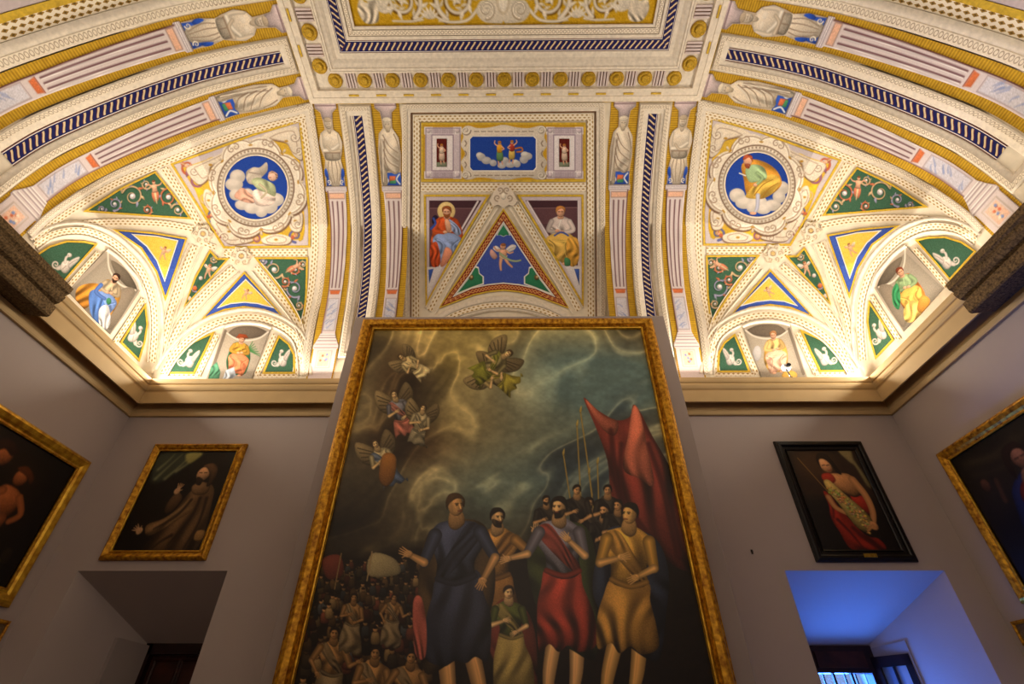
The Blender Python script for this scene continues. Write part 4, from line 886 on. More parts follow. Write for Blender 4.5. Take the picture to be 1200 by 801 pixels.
    for nm, P in (('end', NI_E), ('side', NI_S)):
        c = Canvas(P, .5, (168, 156, 142), 3); niche(c, nm, sd); c.build('painted_niche', mapf, CEIL, off=.014)
        T = NI_E[:5] if nm == 'end' else NI_S[:5]
        strip('niche_arch_moulding', arcpath(T), -2.6, 1.2, mapf, MAT['mould'], CEIL, ups=U, ds=3, prof=[(0, .01), (.1, .05), (.8, .05), (1, .01)])
    for P in ([(254, 392), (243, 415), (231, 440)], [(322, 392), (312, 415), (300, 440)], [(115, 296), (95, 318), (75, 341)], [(168, 350), (150, 378), (134, 402)]):
        lat(P, 6, mapf, off=.016)
    lat([(196, 440), (232, 440)], 4, mapf); lat([(302, 440), (350, 440)], 4, mapf)
    # bosses
    for x, y in ((237, 274), (282, 300)):
        P = []
        for k in range(24):
            a = 2*math.pi*k/24; r = 11.5+1.6*math.cos(6*a); P.append((x+r*math.cos(a), y+r*.95*math.sin(a)))
        c = Canvas(P, .7, (226, 212, 188), 4); c.set(x, y)
        for k in range(6): a = k*60; c.spiral(8*math.cos(math.radians(a)), 8*math.sin(math.radians(a)), 3, 1.1, a, 1, 1.4, (184, 162, 134), w2=.8)
        c.build('carved_boss', mapf, CEIL, off=.035, skirt=.03)
        C_ = [(x+5*math.cos(a), y+4.8*math.sin(a)) for a in np.linspace(0, 2*math.pi, 20)[:-1]]
        ring('boss_ring', C_, -1.2, 1.2, mapf, MAT['mould'], CEIL, off=.05, ups=U)
        C2 = [(x+2.6*math.cos(a), y+2.4*math.sin(a)) for a in np.linspace(0, 2*math.pi, 14)[:-1]]
        c = Canvas(C2, .6, (206, 176, 120), 3); c.set(); c.build('boss_centre', mapf, CEIL, off=.045, skirt=.015)
corner(hit, -1); corner(hit_m, 1)

# ================================================================== MIDDLE FIELD OF THE END COVE
H = hit
def R4(x0, y0, x1, y1): return [(x0, y0), (x1, y0), (x1, y1), (x0, y1)]
fo = [(470, 372), (470, 300), (471, 200), (471, 122), (709, 120), (709, 200), (709.5, 300), (710, 372)]
def cpath(P): return np.concatenate([dens([P[i], P[i+1]], 20, False)[:-1] for i in range(len(P)-1)]+[[P[-1]]])
fo = cpath(fo)
kk = dict(ups=U, ds=6)
strip('frame_moulding', fo, 0, 10, H, MAT['mould'], CEIL, prof=[(0, .004), (0, .03), (.55, .03), (.6, .022), (.85, .03), (1, .03), (1, .004)], **kk)
strip('egg_and_dart_band', fo, .8, 5.2, H, MAT['egg'], CEIL, off=.036, norm_t=True, **kk)
strip('shadow_line', fo, 10, 11.6, H, MAT['shadow'], CEIL, off=.010, **kk)
strip('lattice_band', fo, 13, 21, H, MAT['lattice'], CEIL, off=.012, **kk)
q1 = R4(495.5, 145.5, 684.5, 211)
c = Canvas(q1, .62, (196, 152, 40), 7); c.set()
LV, LVD, LVH = (206, 192, 200), (140, 118, 140), (234, 226, 228)
for x0 in (498, 641):
    c.poly_(R4(x0, 149, x0+42, 209), LV, sm=False, vol=.03)
    for a, b in ((x0+4, 153), (x0+38, 153), (x0+4, 205), (x0+38, 205)): c.poly_(R4(a-5, b-4.5, a+5, b+4.5), LVH, sm=False, vol=.05); c.ell(a, b, 2.8, 2.8, LV); 
    c.line([(x0+1, 150), (x0+41, 150), (x0+41, 208), (x0+1, 208), (x0+1, 150)], .9, LVD, sm=False); c.poly_(R4(x0+8, 158, x0+33, 200), LVH, sm=False, vol=.02); c.line([(x0+8, 158), (x0+33, 158), (x0+33, 200), (x0+8, 200), (x0+8, 158)], 1, LVD, sm=False)
    for k in range(14): c.line([(x0+8+2*k, 151.5), (x0+8+2*k, 156)], .7, LVD, sm=False); c.line([(x0+8+2*k, 202), (x0+8+2*k, 207)], .7, LVD, sm=False)
W = (224, 212, 196); CD = (146, 128, 112)
c.poly_([(541, 152), (548, 147), (560, 150), (575, 149), (590, 146), (605, 149), (620, 150), (634, 147), (640, 152), (638, 160), (641, 170), (636, 180), (641, 190), (638, 199), (641, 206), (633, 211), (620, 208), (605, 209), (590, 212), (575, 209), (560, 208), (548, 211), (541, 206), (543, 198), (540, 190), (545, 180), (540, 170), (543, 160)], W, vol=.1)
for x, y, d in ((546, 153, 1), (635, 153, -1), (546, 206, -1), (635, 206, 1)): c.spiral(x, y, 5.5, 1.3, 0, d, 2, CD, w2=1); c.spiral(x-.6, y-.6, 5, 1.3, 0, d, 1.6, (240, 232, 218), w2=1)
for k in range(9): c.line([(556+k*8, 154), (561+k*8, 154)], 1, CD); c.line([(556+k*8, 205.5), (561+k*8, 205.5)], 1, CD)
for y in (168, 180, 193): c.line([(545, y-3), (546.5, y), (545, y+3)], 1.4, CD); c.line([(636, y-3), (634.5, y), (636, y+3)], 1.4, CD)
c.build('painted_strapwork_panel', H, CEIL, off=.014)
goldframe(R4(496, 146, 684, 210.5), H, 2.6)
bl = [(554, 160), (625, 160), (628, 163), (628, 196), (625, 199.5), (554, 199.5), (551, 196), (551, 163)]
c = Canvas(bl, .5, (34, 68, 156), 4); c.set()
cloud(c, [(564, 184), (570, 188), (578, 191), (588, 194), (598, 193), (606, 192), (614, 187), (618, 183), (592, 188)], 5, (196, 194, 196)); cloud(c, [(562, 182), (615, 181), (604, 190)], 4, (224, 220, 214))
def stand(c, x, y, s, top, low, flip=1):
    c.set(x, y, s, 0, flip); c.line([(-.3, 3.4), (-.4, 5.0), (-.2, 6.6)], .6, SK, .35); c.line([(.3, 3.4), (.6, 5.0), (.9, 6.3)], .6, SK, .35)
    c.poly_([(-.7, 2.2), (.7, 2.2), (1.1, 4.6), (.3, 5.4), (-.9, 4.8)], low, vol=.3); c.poly_([(-.7, .5), (.7, .5), (.7, 2.6), (-.7, 2.6)], top, vol=.3)
    c.line([(-.6, .8), (-1.5, 0), (-1.4, -.8)], .45, SK, .3); c.line([(.6, .9), (1.3, 1.6), (.6, 2.0)], .45, SK, .3); c.ell(0, -.1, .5, .6, SK); c.ell(0, -.4, .55, .4, (170, 110, 50)); c.set()
stand(c, 585.5, 168, 3.9, (222, 160, 40), (96, 136, 90)); stand(c, 600, 167, 3.7, (170, 60, 50), (206, 176, 90), -1)
c.line([(604, 174), (611, 173), (612, 177), (606, 178)], 2, (180, 110, 60)); c.build('painted_sky_panel', H, CEIL, off=.020); ring('white_line', bl, 0, 1.4, H, MAT['white'], CEIL, off=.022, ups=U)
for x0 in (511.5, 655.5):
    P = R4(x0, 162.5, x0+12, 195.5); c = Canvas(P, .5, (92, 30, 26), 5); c.set(); stand(c, x0+6, 171, 3.3, (214, 190, 170), (206, 180, 160)); c.poly_(R4(x0, 190, x0+12, 195.5), (120, 128, 108), sm=False); stand(c, x0+6, 171, 3.2, (220, 196, 176), (206, 180, 160)); c.build('painted_small_panel', H, CEIL, off=.020)
strip('lattice_band', cpath([(493, 219.5), (590, 219.5), (687, 219)]), -5.2, 5.2, H, MAT['lattice'], CEIL, off=.012, **kk)
# seated figures left and right of the triangle
LF = [(499, 230.5), (570, 230.5), (548, 267), (524, 309), (500.5, 352)]
RF = [(610, 230.5), (681.5, 230.5), (682, 290), (682, 352), (657, 310), (632, 267)]
for P, k in ((LF, 0), (RF, 1)):
    c = Canvas(P, .55, (204, 190, 198), 4); c.set(); PU, PUD = (96, 66, 72), (72, 46, 54)
    if k == 0:
        c.poly_([(503, 235), (564, 235), (530, 292), (503, 340)], PU, sm=False, vol=.06); c.poly_([(503, 235), (564, 235), (558, 244), (503, 243)], PUD, sm=False, vol=.03); c.line([(503, 244), (558, 244)], 1, (130, 98, 104)); c.line([(560, 236), (503, 333)], 2.4, (222, 210, 214), sm=False)
        c.poly_([(499, 313), (519, 312), (500, 350)], (226, 220, 222), sm=False, vol=.05); c.poly_([(502, 316), (508, 315), (503, 332)], (64, 92, 178), sm=False)
        c.ell(510, 258, 4, 6, (40, 30, 50)); seated(c, 523.5, 248.5, 11, (206, 86, 42), (140, 160, 206), hair=(150, 84, 46), mantle=(206, 96, 50), halo=True, beard=True)
        c.poly_([(526, 257), (534, 262), (541, 272), (536, 276), (528, 268)], (150, 166, 206), vol=.15, folds=3); c.poly_([(521, 258), (526, 258), (529, 268), (524, 272)], SK); c.line([(505, 268), (510, 262), (508, 256)], 3, (60, 80, 160)); c.poly_([(504, 290), (512, 284), (516, 308), (506, 312)], (204, 84, 44), vol=.15, folds=3); c.poly_([(522, 290), (530, 296), (522, 310), (516, 311)], (228, 150, 120), vol=.2)
    else:
        c.poly_([(616, 235), (677, 235), (678, 311), (664, 311), (640, 272)], PU, sm=False, vol=.06); c.poly_([(616, 235), (677, 235), (677, 243), (622, 244)], PUD, sm=False, vol=.03); c.line([(622, 244), (677, 243)], 1, (130, 98, 104)); c.line([(618, 236), (642, 276), (664, 312)], 2.4, (222, 210, 214), sm=False); c.line([(678, 235), (678.5, 345)], 2, (222, 210, 214), sm=False)
        c.poly_([(662, 312), (681, 312), (681, 350)], (226, 220, 222), sm=False, vol=.05); c.poly_([(673, 315), (679, 315), (679, 334)], (64, 92, 178), sm=False)
        seated(c, 657, 248.5, 11, (222, 206, 200), (222, 180, 92), hair=(196, 132, 70), flip=-1); c.line([(650, 276), (658, 272), (666, 276)], 2, (70, 92, 170)); c.poly_([(664, 282), (677, 280), (678, 306), (668, 311)], (214, 160, 70), vol=.15, folds=3); c.poly_([(662, 302), (668, 304), (668, 311), (662, 311)], (70, 130, 90))
    c.build('painted_saint_field', H, CEIL, off=.014); goldframe(P, H, 2.6)
tri = [(590, 249), (611, 283), (637, 324), (660, 359), (635, 346), (612, 340), (590, 338), (568, 340), (546, 346), (522, 359), (545, 324), (569, 283)]
inn = [(590, 262), (610, 293), (630, 323), (648, 346), (628, 337), (609, 333), (590, 331), (571, 333), (552, 337), (533, 346), (551, 323), (570, 293)]
c = Canvas(inn, .5, (66, 86, 170), 7); c.set()
for P in ([(590, 262), (597, 273), (598, 276), (594, 275.5), (590, 277.5), (586, 275.5), (582, 276), (583, 273)], [(533, 346), (551, 323), (556, 311), (561, 313), (562, 320), (567, 324), (567, 333), (552, 338)], [(648, 346), (630, 323), (625, 311), (620, 313), (619, 320), (614, 324), (614, 333), (628, 338)]):
    c.poly_(P, (240, 236, 228), sm=False, vol=0); cc = np.mean(P, 0); c.poly_([(cc+(np.array(p)-cc)*.86) for p in P], (52, 128, 92), sm=False, vol=.1)
for x in (552, 629): c.ell(x, 325, 3, 3.4, (110, 90, 60)); c.ell(x+.6, 324.6, 1.4, 1.6, (196, 170, 120))
putto(c, 589.5, 293.5, 6.2, rot=0, flip=1); c.set()
c.poly_([(583, 300), (576, 292), (574, 298), (579, 304)], (206, 160, 150)); c.line([(586, 297), (596, 304), (604, 306), (610, 305)], 2.6, (160, 180, 140), 2)
c.build('painted_putto_triangle', H, CEIL, off=.018)
ring('white_line', inn, 0, 1.5, H, MAT['white'], CEIL, off=.020, ups=U)
ring('red_guilloche_border', inn, 1.5, 8, H, MAT['redg'], CEIL, off=.016, ups=U, norm_t=True)
ring('ochre_border', inn, 8, 9.8, H, MAT['goldline'], CEIL, off=.020, ups=U)
for P in ([(576, 240), (545, 292), (520, 333), (503, 364)], [(604, 240), (636, 292), (661, 333), (678, 364)]):
    sg = -1 if P[0][0] < 590 else 1
    lat(P, 7, H, off=.012); lip([(x-sg*7, y+4) for x, y in P], 2, H, .024); lip([(x+sg*5, y-3) for x, y in P], 1.6, H, .02)
Bo = [(578, 226), (584, 218), (590, 216), (596, 218), (602, 226), (606, 236), (602, 242), (596, 240), (590, 244), (584, 240), (578, 242), (574, 236)]
c = Canvas(Bo, .6, (222, 208, 190), 4); c.set(590, 230)
for x, y, d in ((-7, 2, 1), (7, 2, -1), (-4, -7, -1), (4, -7, 1)): c.spiral(x, y, 4, 1.2, 90, d, 1.6, (170, 150, 130), w2=.8)
c.ell(0, 0, 3, 4, (236, 226, 210)); c.build('carved_boss', H, CEIL, off=.04, skirt=.03)
AC = [(500, 384), (528, 364), (560, 353), (590, 350), (621, 353), (653, 364), (682, 384)]
lip(AC, 7, H, .03, name='arch_moulding'); lat([(x, y+7.5) for x, y in AC], 6, H, off=.02)
lip([(x*.96+23.6, y+13) for x, y in AC], 4, H, .04, name='arch_moulding')
# ================================================================== PAINTINGS ON THE WALLS
def px_plane(Y):
    def f(P, off=0.):
        d = rays(P); return d*((Y-off)/d[:, 1])[:, None]
    return f
def to_px(P):
    P = np.asarray(P, float); w = P@F_
    return np.stack([600+f_px*(P@R_)/w, 400.5-f_px*(P@U_)/w], 1)
def person(c, x, y, s, top, low, skin=(178, 136, 84), hair=(34, 26, 20), flip=1, rot=0, pose=0, beard=False, hem=8.2, legs=False, cloak=None, turn=.0, seed=1):
    """draped standing figure; s = head height"""
    r = np.random.default_rng(seed); J = lambda L, a=.09: [(p+r.normal(0, a), q+r.normal(0, a)) for p, q in L]
    dk = lambda q, f=.5: tuple(v*f for v in q); lt = lambda q, f=1.4: tuple(min(v*f, 240) for v in q)
    c.set(x, y, s, rot, flip); hx = .35
    if legs:
        for a, b in ((-.5, -.75), (.75, .85)):
            c.line([(a+hx, hem-1.4), (b+hx*.6, hem+1), (b+.1, hem+2.2), (b, hem+4)], 1.0, skin, .5, vol=.5); c.line([(a+hx-.15, hem-1), (b+hx*.6-.15, hem+1), (b, hem+3)], .22, lt(skin, 1.25), .1, alpha=.6, soft=.1)
    if cloak: c.poly_(J([(-1.3, 1.2), (0, .8), (1.5, 1.3), (2.3, 3.2), (2.5, 6), (2.2, hem+.4), (1.0, hem), (-.6, hem-1.2), (-1.7, 5.0), (-1.9, 2.8)]), cloak, vol=.3, folds=4, fd=.6, seed=seed)
    c.poly_(J([(-.75, 3.6), (1.15, 3.7), (1.5, 4.8), (1.75+hx, 6.4), (1.9+hx, hem-.3), (1.2, hem+.15), (.6, hem-.2), (.0, hem+.1), (-.6, hem-.35), (-1.2, hem-.05), (-1.35, 6.2), (-1.15, 4.8)], .07), low, vol=.3, folds=4.6 if s > 15 else 3, fd=.62 if s > 15 else .4, seed=seed+3)
    c.poly_(J([(-.4, .75), (.3, .72), (.95, .95), (1.35, 1.35), (1.45, 2.1), (1.15, 3.0), (1.2, 3.9), (.3, 4.2), (-.7, 3.95), (-.85, 3.0), (-1.3, 2.1), (-1.3, 1.3), (-.9, 1.0)], .05), top, vol=.42, folds=3, fd=.4, seed=seed+7)
    c.poly_([(-1.0, 1.3), (-.5, 1.2), (-.2, 2.0), (-.5, 2.7), (-.9, 2.2)], lt(top, 1.35), vol=.05, alpha=.45, soft=.28)
    c.poly_([(-1.35, 1.5), (-.6, 1.0), (.4, 2.3), (1.25, 3.5), (1.1, 4.0), (0, 3.1)], dk(low, .9), vol=.2, folds=4, fd=.6, alpha=.85)
    c.line([(-.75, 3.8), (.3, 4.12), (1.22, 3.82)], .34, dk(low, .85), vol=.3)
    A = {0: ([(-1.2, 1.5), (-1.9, 2.9), (-1.15, 4.1)], [(1.2, 1.5), (1.9, 2.9), (2.7, 2.4)]), 1: ([(-1.2, 1.5), (-1.5, 2.9), (-.3, 2.5)], [(1.2, 1.5), (1.6, 3.0), (.6, 3.6)]), 2: ([(-1.2, 1.5), (-2.1, 2.3), (-2.5, .9)], [(1.2, 1.5), (1.8, 3.0), (1.5, 4.6)]), 3: ([(-1.2, 1.5), (-1.9, 2.8), (-3.1, 3.1)], [(1.2, 1.5), (1.55, 2.9), (.5, 1.9)])}[pose]
    for L in A:
        c.line(L[:2], .74, dk(top, .92), .56, sm=False, vol=.5); c.line(L[1:], .48, skin, .28, sm=False, vol=.45); c.ell(L[2][0], L[2][1], .24, .2, skin, vol=.3)
        d_ = np.array(L[2])-np.array(L[1]); d_ = d_/np.linalg.norm(d_); n_ = np.array([-d_[1], d_[0]])
        for q_ in range(4):
            e_ = np.array(L[2])+d_*(.55-.06*abs(q_-1.5))+n_*(.13*(q_-1.5)); c.line([np.array(L[2])+n_*(.08*(q_-1.5)), e_], .10, skin, .06)
        c.line([L[2], np.array(L[2])+d_*.2+n_*.32], .10, skin, .06)
    c.poly_([(-.28, .3), (.3, .3), (.45, 1.0), (.1, 1.3), (-.42, .95)], dk(skin, .78), vol=.3); c.ell(0, 0, .41, .55, skin, vol=.42, lite=(-.8, -.4))
    t = turn
    c.poly_([(-.45, .1), (-.5, -.3), (-.2, -.64), (.3, -.62), (.52, -.2), (.46, .2), (.34, -.1), (.14-t, -.36), (-.2-t, -.3), (-.36, -.05)], hair)
    if beard: c.poly_([(-.33, .16), (-.05-t, .27), (.3, .1), (.36, .3), (.16, .62), (-.1-t, .68), (-.28, .48)], hair, vol=.1)
    for e_ in (-.16, .14): c.line([(e_-.09-t, -.09), (e_+.07-t, -.10)], .06, dk(skin, .35)); c.ell(e_-t, -.02, .06, .035, dk(skin, .3))
    c.line([(.0-t, -.06), (-.05-t, .16)], .07, lt(skin, 1.2), .09); c.line([(-.12-t, .3), (.08-t, .3)], .06, (110, 50, 36)); c.poly_([(.15, -.2), (.36, -.1), (.3, .35), (.12, .42)], dk(skin, .6), alpha=.45, soft=.08, vol=0); c.set()
def swirl(c, P, w, col, n=5, spread=8, a=.5, soft=2.5):
    P = np.array(P, float)
    for k in range(n):
        o = rng.normal(0, spread, 2); f = rng.uniform(.75, 1.3)
        c.line(P+o+rng.normal(0, spread*.3, P.shape), w*rng.uniform(.4, 1.1), tuple(min(v*f, 235) for v in col), w*.2, alpha=a*.8, vol=.1, soft=soft*1.2)
# --- the altarpiece: a made-up gathering of draped figures below a stormy sky
X0, X1, Z0, Z1 = -1.705, 1.507, -.66, 3.825
YP = 4.575
qc = to_px([(X0, YP, Z1), (X1, YP, Z1), (X1, YP, Z0), (X0, YP, Z0)])
def altar(c):
    c.set()
    for P, col in (([(380, 380), (560, 380), (560, 520), (380, 520)], (58, 50, 34)), ([(540, 380), (790, 380), (800, 480), (560, 520)], (88, 88, 62)), ([(380, 500), (840, 500), (840, 650), (350, 650)], (50, 50, 54)), ([(320, 640), (860, 640), (900, 980), (300, 980)], (30, 22, 14))): c.poly_(P, col, vol=0, soft=14)
    # stormy sky: folded veils of cloud, gold where the light breaks through, blue to the right
    X, Y = c.X, c.Y; x_ = (X-600)/60; y_ = (Y-400)/60
    w1 = fbm(x_*.34, y_*.34, 1, 3); w2 = fbm(x_*.34+9, y_*.34+4, 2, 3)
    b1 = fbm(x_*.30+w1*1.7+y_*.22, y_*.75+w2*1.9+x_*.45, 5, 4, .42); ridge = np.abs(np.sin((b1*2.4+w1*1.2)*np.pi)); edge = np.clip(1-ridge*1.25, 0, 1)**1.6
    val = .5+.5*np.clip(b1*2.2+.25, -1, 1)
    def G(cx, cy, rx, ry): return np.exp(-((X-cx)/rx)**2-((Y-cy)/ry)**2)
    gold = np.clip(G(535, 400, 55, 60)*1.2+G(640, 388, 160, 18)*.7+G(450, 386, 70, 12)*.6+G(515, 500, 60, 30)*.5, 0, 1)
    brown = np.clip(G(470, 450, 38, 55)*1.1+G(470, 520, 60, 26)*1.1+G(400, 620, 90, 60)*.8, 0, 1)
    blue = np.clip(G(660, 440, 70, 55)*.9+G(740, 450, 60, 40)*1.1+G(690, 560, 110, 60)*1.0+G(560, 590, 60, 50)*.5, 0, 1)
    lo = np.array([44, 40, 34.])*np.ones(X.shape+(1,)); hi = np.array([118, 112, 88.])*np.ones(X.shape+(1,))
    for m, l, h in ((gold, (96, 84, 40), (176, 160, 100)), (blue, (22, 32, 58), (74, 104, 118)), (brown, (30, 21, 16), (86, 66, 42))):
        m = m[..., None]; lo = lo+(np.array(l)-lo)*m; hi = hi+(np.array(h)-hi)*m
    sky = lo+(hi-lo)*val[..., None]; sky += edge[..., None]*np.array([54, 50, 36])*(.25+.65*np.clip(val*1.2+gold-.6*brown, 0, 1))[..., None]
    dark = np.clip((Y-560)/90, 0, 1)[..., None]; sky = sky*(1-.45*dark)
    m = np.clip((650-Y+8*w1*3)/14, 0, 1)[..., None]; c.img = c.img*(1-m)+sky*m
    c.img *= (1+.12*fbm(X/7, Y/5, 8, 3))[..., None]
    # a few draped figures resting on the clouds
    for (x, y, s, r_, t, l) in ((470, 418, 6, -50, (150, 136, 100), (170, 156, 120)), (462, 462, 8, -14, (92, 96, 120), (150, 84, 76)), (496, 478, 7, 14, (144, 134, 108), (110, 104, 88)), (440, 520, 8.5, -22, (146, 136, 106), (62, 82, 128)), (560, 432, 8, -62, (150, 134, 90), (128, 122, 34)), (596, 414, 8, 58, (116, 110, 76), (112, 118, 34))):
        c.set(x, y, s, r_); 
        c.poly_([(-.4, .6), (-2.4, -1.2), (-3.0, .6), (-2.2, 2.2), (-.9, 2.4)], (112, 98, 70), vol=.35, alpha=.9); c.poly_([(.4, .6), (2.0, -1.4), (2.8, .2), (2.0, 2.0), (.9, 2.2)], (92, 80, 58), vol=.35, alpha=.9)
        for k in range(4): c.line([(-.6, 1.0+.3*k), (-2.5, -.4+.7*k)], .12, (60, 50, 36)); c.line([(.6, 1.0+.3*k), (2.3, -.4+.6*k)], .12, (60, 50, 36))
        person(c, x, y, s, t, l, skin=(176, 150, 108), hair=(70, 52, 34), rot=r_, pose=1, hem=6.2, seed=int(x))
    c.poly_([(447, 536), (455, 530), (464, 536), (462, 560), (452, 570), (444, 560)], (132, 84, 26), vol=.3)
    # distant crowd
    for k in range(330):
        x = rng.uniform(352, 505); y = 655+abs(rng.normal(0, 1))*70; s = 2.2+(y-650)*.018
        if y > 830: continue
        b = rng.uniform(.45, 1.15); col = [(104, 76, 42), (70, 58, 40), (60, 66, 78), (112, 56, 40), (128, 104, 66)][k % 5]; col = tuple(v*b for v in col)
        c.poly_([(x-s, y+s), (x+s, y+s), (x+s*1.4, y+s*4.5), (x-s*1.3, y+s*4.5)], tuple(v*.8 for v in col), vol=.4); c.ell(x, y, s*.75, s*.95, tuple(v*1.25*b for v in (120, 88, 54)), vol=.4); c.ell(x, y-s*.6, s*.8, s*.5, (30, 22, 16))
    for k, (x, y, s) in enumerate(((392, 742, 12), (440, 765, 13), (482, 770, 13), (415, 700, 8), (462, 700, 7))): person(c, x, y, s, (136, 100, 56), (104, 90, 68), skin=(140, 102, 58), pose=k % 2, rot=8, seed=k)
    c.poly_([(378, 655), (398, 650), (402, 672), (384, 678)], (104, 44, 34)); c.poly_([(436, 648), (462, 654), (468, 672), (432, 674)], (126, 118, 92)); c.line([(436, 646), (430, 680)], 1.6, (130, 110, 80)); c.line([(400, 648), (392, 690)], 1.4, (120, 96, 60))
    # red hanging and lances
    c.poly_([(684, 466), (700, 480), (722, 492), (738, 488), (742, 474), (750, 482), (764, 510), (790, 560), (812, 650), (800, 668), (760, 640), (730, 620), (716, 580), (712, 540), (698, 500)], (126, 44, 36), vol=.3, folds=4, fd=.7, dirv=(.35, 1)); c.poly_([(742, 476), (750, 484), (758, 520), (766, 568), (748, 560), (730, 548), (736, 510)], (170, 86, 68), vol=.3, folds=2, fd=.4); c.poly_([(686, 468), (706, 486), (724, 494), (720, 510), (704, 500)], (160, 78, 62), vol=.3)
    for P in ([(716, 504), (722, 560), (740, 620)], [(760, 520), (780, 580), (796, 650)], [(728, 520), (730, 580), (760, 630)]): c.line(P, 5, (74, 20, 20), 9, alpha=.8, soft=2)
    for x0, y0, x1, y1 in ((660, 530, 672, 610), (676, 496, 682, 610), (680, 480, 694, 580), (700, 540, 702, 600), (690, 552, 696, 600)): c.line([(x0, y0), (x1, y1)], 1.6, (136, 118, 52)); c.leaf(x0, y0+4, 9, -80, (150, 132, 60), .35)
    # far listeners, then the foreground group
    for k, (x, y, s) in enumerate(((690, 590, 12), (712, 574, 10), (708, 598, 13), (676, 574, 10), (652, 600, 10), (724, 592, 11), (640, 586, 9))): person(c, x, y, s, (52, 46, 44), (34, 30, 30), skin=(166, 126, 82), beard=k % 2 == 0, pose=1, hem=5, turn=(k % 3-1)*.15, seed=k)
    person(c, 583, 606, 17.5, (156, 114, 52), (124, 88, 40), skin=(178, 142, 96), pose=2, flip=-1, beard=True, hem=7, turn=.15, seed=11)
    person(c, 655, 594, 19.5, (98, 98, 128), (140, 46, 34), skin=(180, 142, 96), pose=3, beard=True, hem=8.6, legs=True, cloak=(52, 64, 34), turn=.12, seed=12)
    person(c, 738, 602, 20.5, (178, 136, 46), (150, 112, 44), skin=(180, 140, 78), pose=1, hem=7.8, legs=True, cloak=(34, 44, 74), turn=.2, rot=4, seed=13)
    person(c, 596, 694, 13, (78, 92, 36), (132, 118, 66), skin=(184, 152, 110), hair=(50, 36, 26), pose=1, hem=9, cloak=(110, 46, 38), turn=-.1, seed=14)
    person(c, 534, 592, 22, (54, 64, 104), (40, 46, 76), skin=(168, 128, 80), hair=(70, 50, 30), pose=0, flip=-1, hem=8.4, legs=True, cloak=(70, 54, 34), turn=.2, rot=-4, seed=15)
    c.poly_([(484, 706), (494, 700), (500, 735), (498, 770), (486, 764)], (150, 72, 66), vol=.15, folds=2)
    g_ = c.img.mean(-1, keepdims=True); c.img = g_+(c.img-g_)*.66; t_ = c.img/255; c.img = 255*np.clip(t_*(1.0+.55*(t_-.28)), 0, 1)*np.array([1.05, 1.0, .86])*1.12
def side_root(name, label, group=None): return empty(name, label, 'painting', group)
r = side_root('altarpiece', 'huge gilt-framed painting of draped figures under a stormy sky on the grey display wall')
frame_mesh('frame', X0, X1, -Z1, -Z0, [(p, h+.0) for p, h in FP], m_wally(4.60), MAT['gilt'], r)
frame_mesh('frame_lip', X0-.001, X1+.001, -Z1-.001, -Z0+.001, [(0, .03), (0, .062), (.010, .066), (.02, .058), (.02, .03)], m_wally(4.60), MAT['gilt2'], r)
c = Canvas(qc, .78, (34, 28, 20), 3); altar(c); c.build('canvas', px_plane(4.575), r, off=0, mat=MAT['oil'], skirt=.012)

def framed2(name, label, mapf, u0, u1, v0, v1, w, prof, fmat, draw, res, lipm=None):
    """outer size u0..v1, frame width w"""
    r = side_root(name, label)
    a, b, c0, d = u0+w, u1-w, v0+w, v1-w
    frame_mesh('frame', a, b, c0, d, prof, mapf, MAT[fmat], r)
    if lipm: frame_mesh('frame_lip', a, b, c0, d, [(0, .012), (0, .03), (.012, .034), (.018, .012)], mapf, MAT[lipm], r)
    c = Canvas([(a-.004, c0-.004), (b+.004, c0-.004), (b+.004, d+.004), (a-.004, d+.004)], res, (18, 14, 11), 2)
    c.set(); draw(c, a, b, c0, d); c.img *= 1.3 if mapf is mw else 1.0; c.build('canvas', mapf, r, off=.014, mat=MAT['oil'], skirt=.01)
    return r
GP = lambda w: [(0, 0), (0, .022), (w*.12, .03), (w*.25, .026), (w*.4, .04), (w*.7, .052), (w*.85, .046), (w, .026), (w, 0)]
mw = m_wally(D)
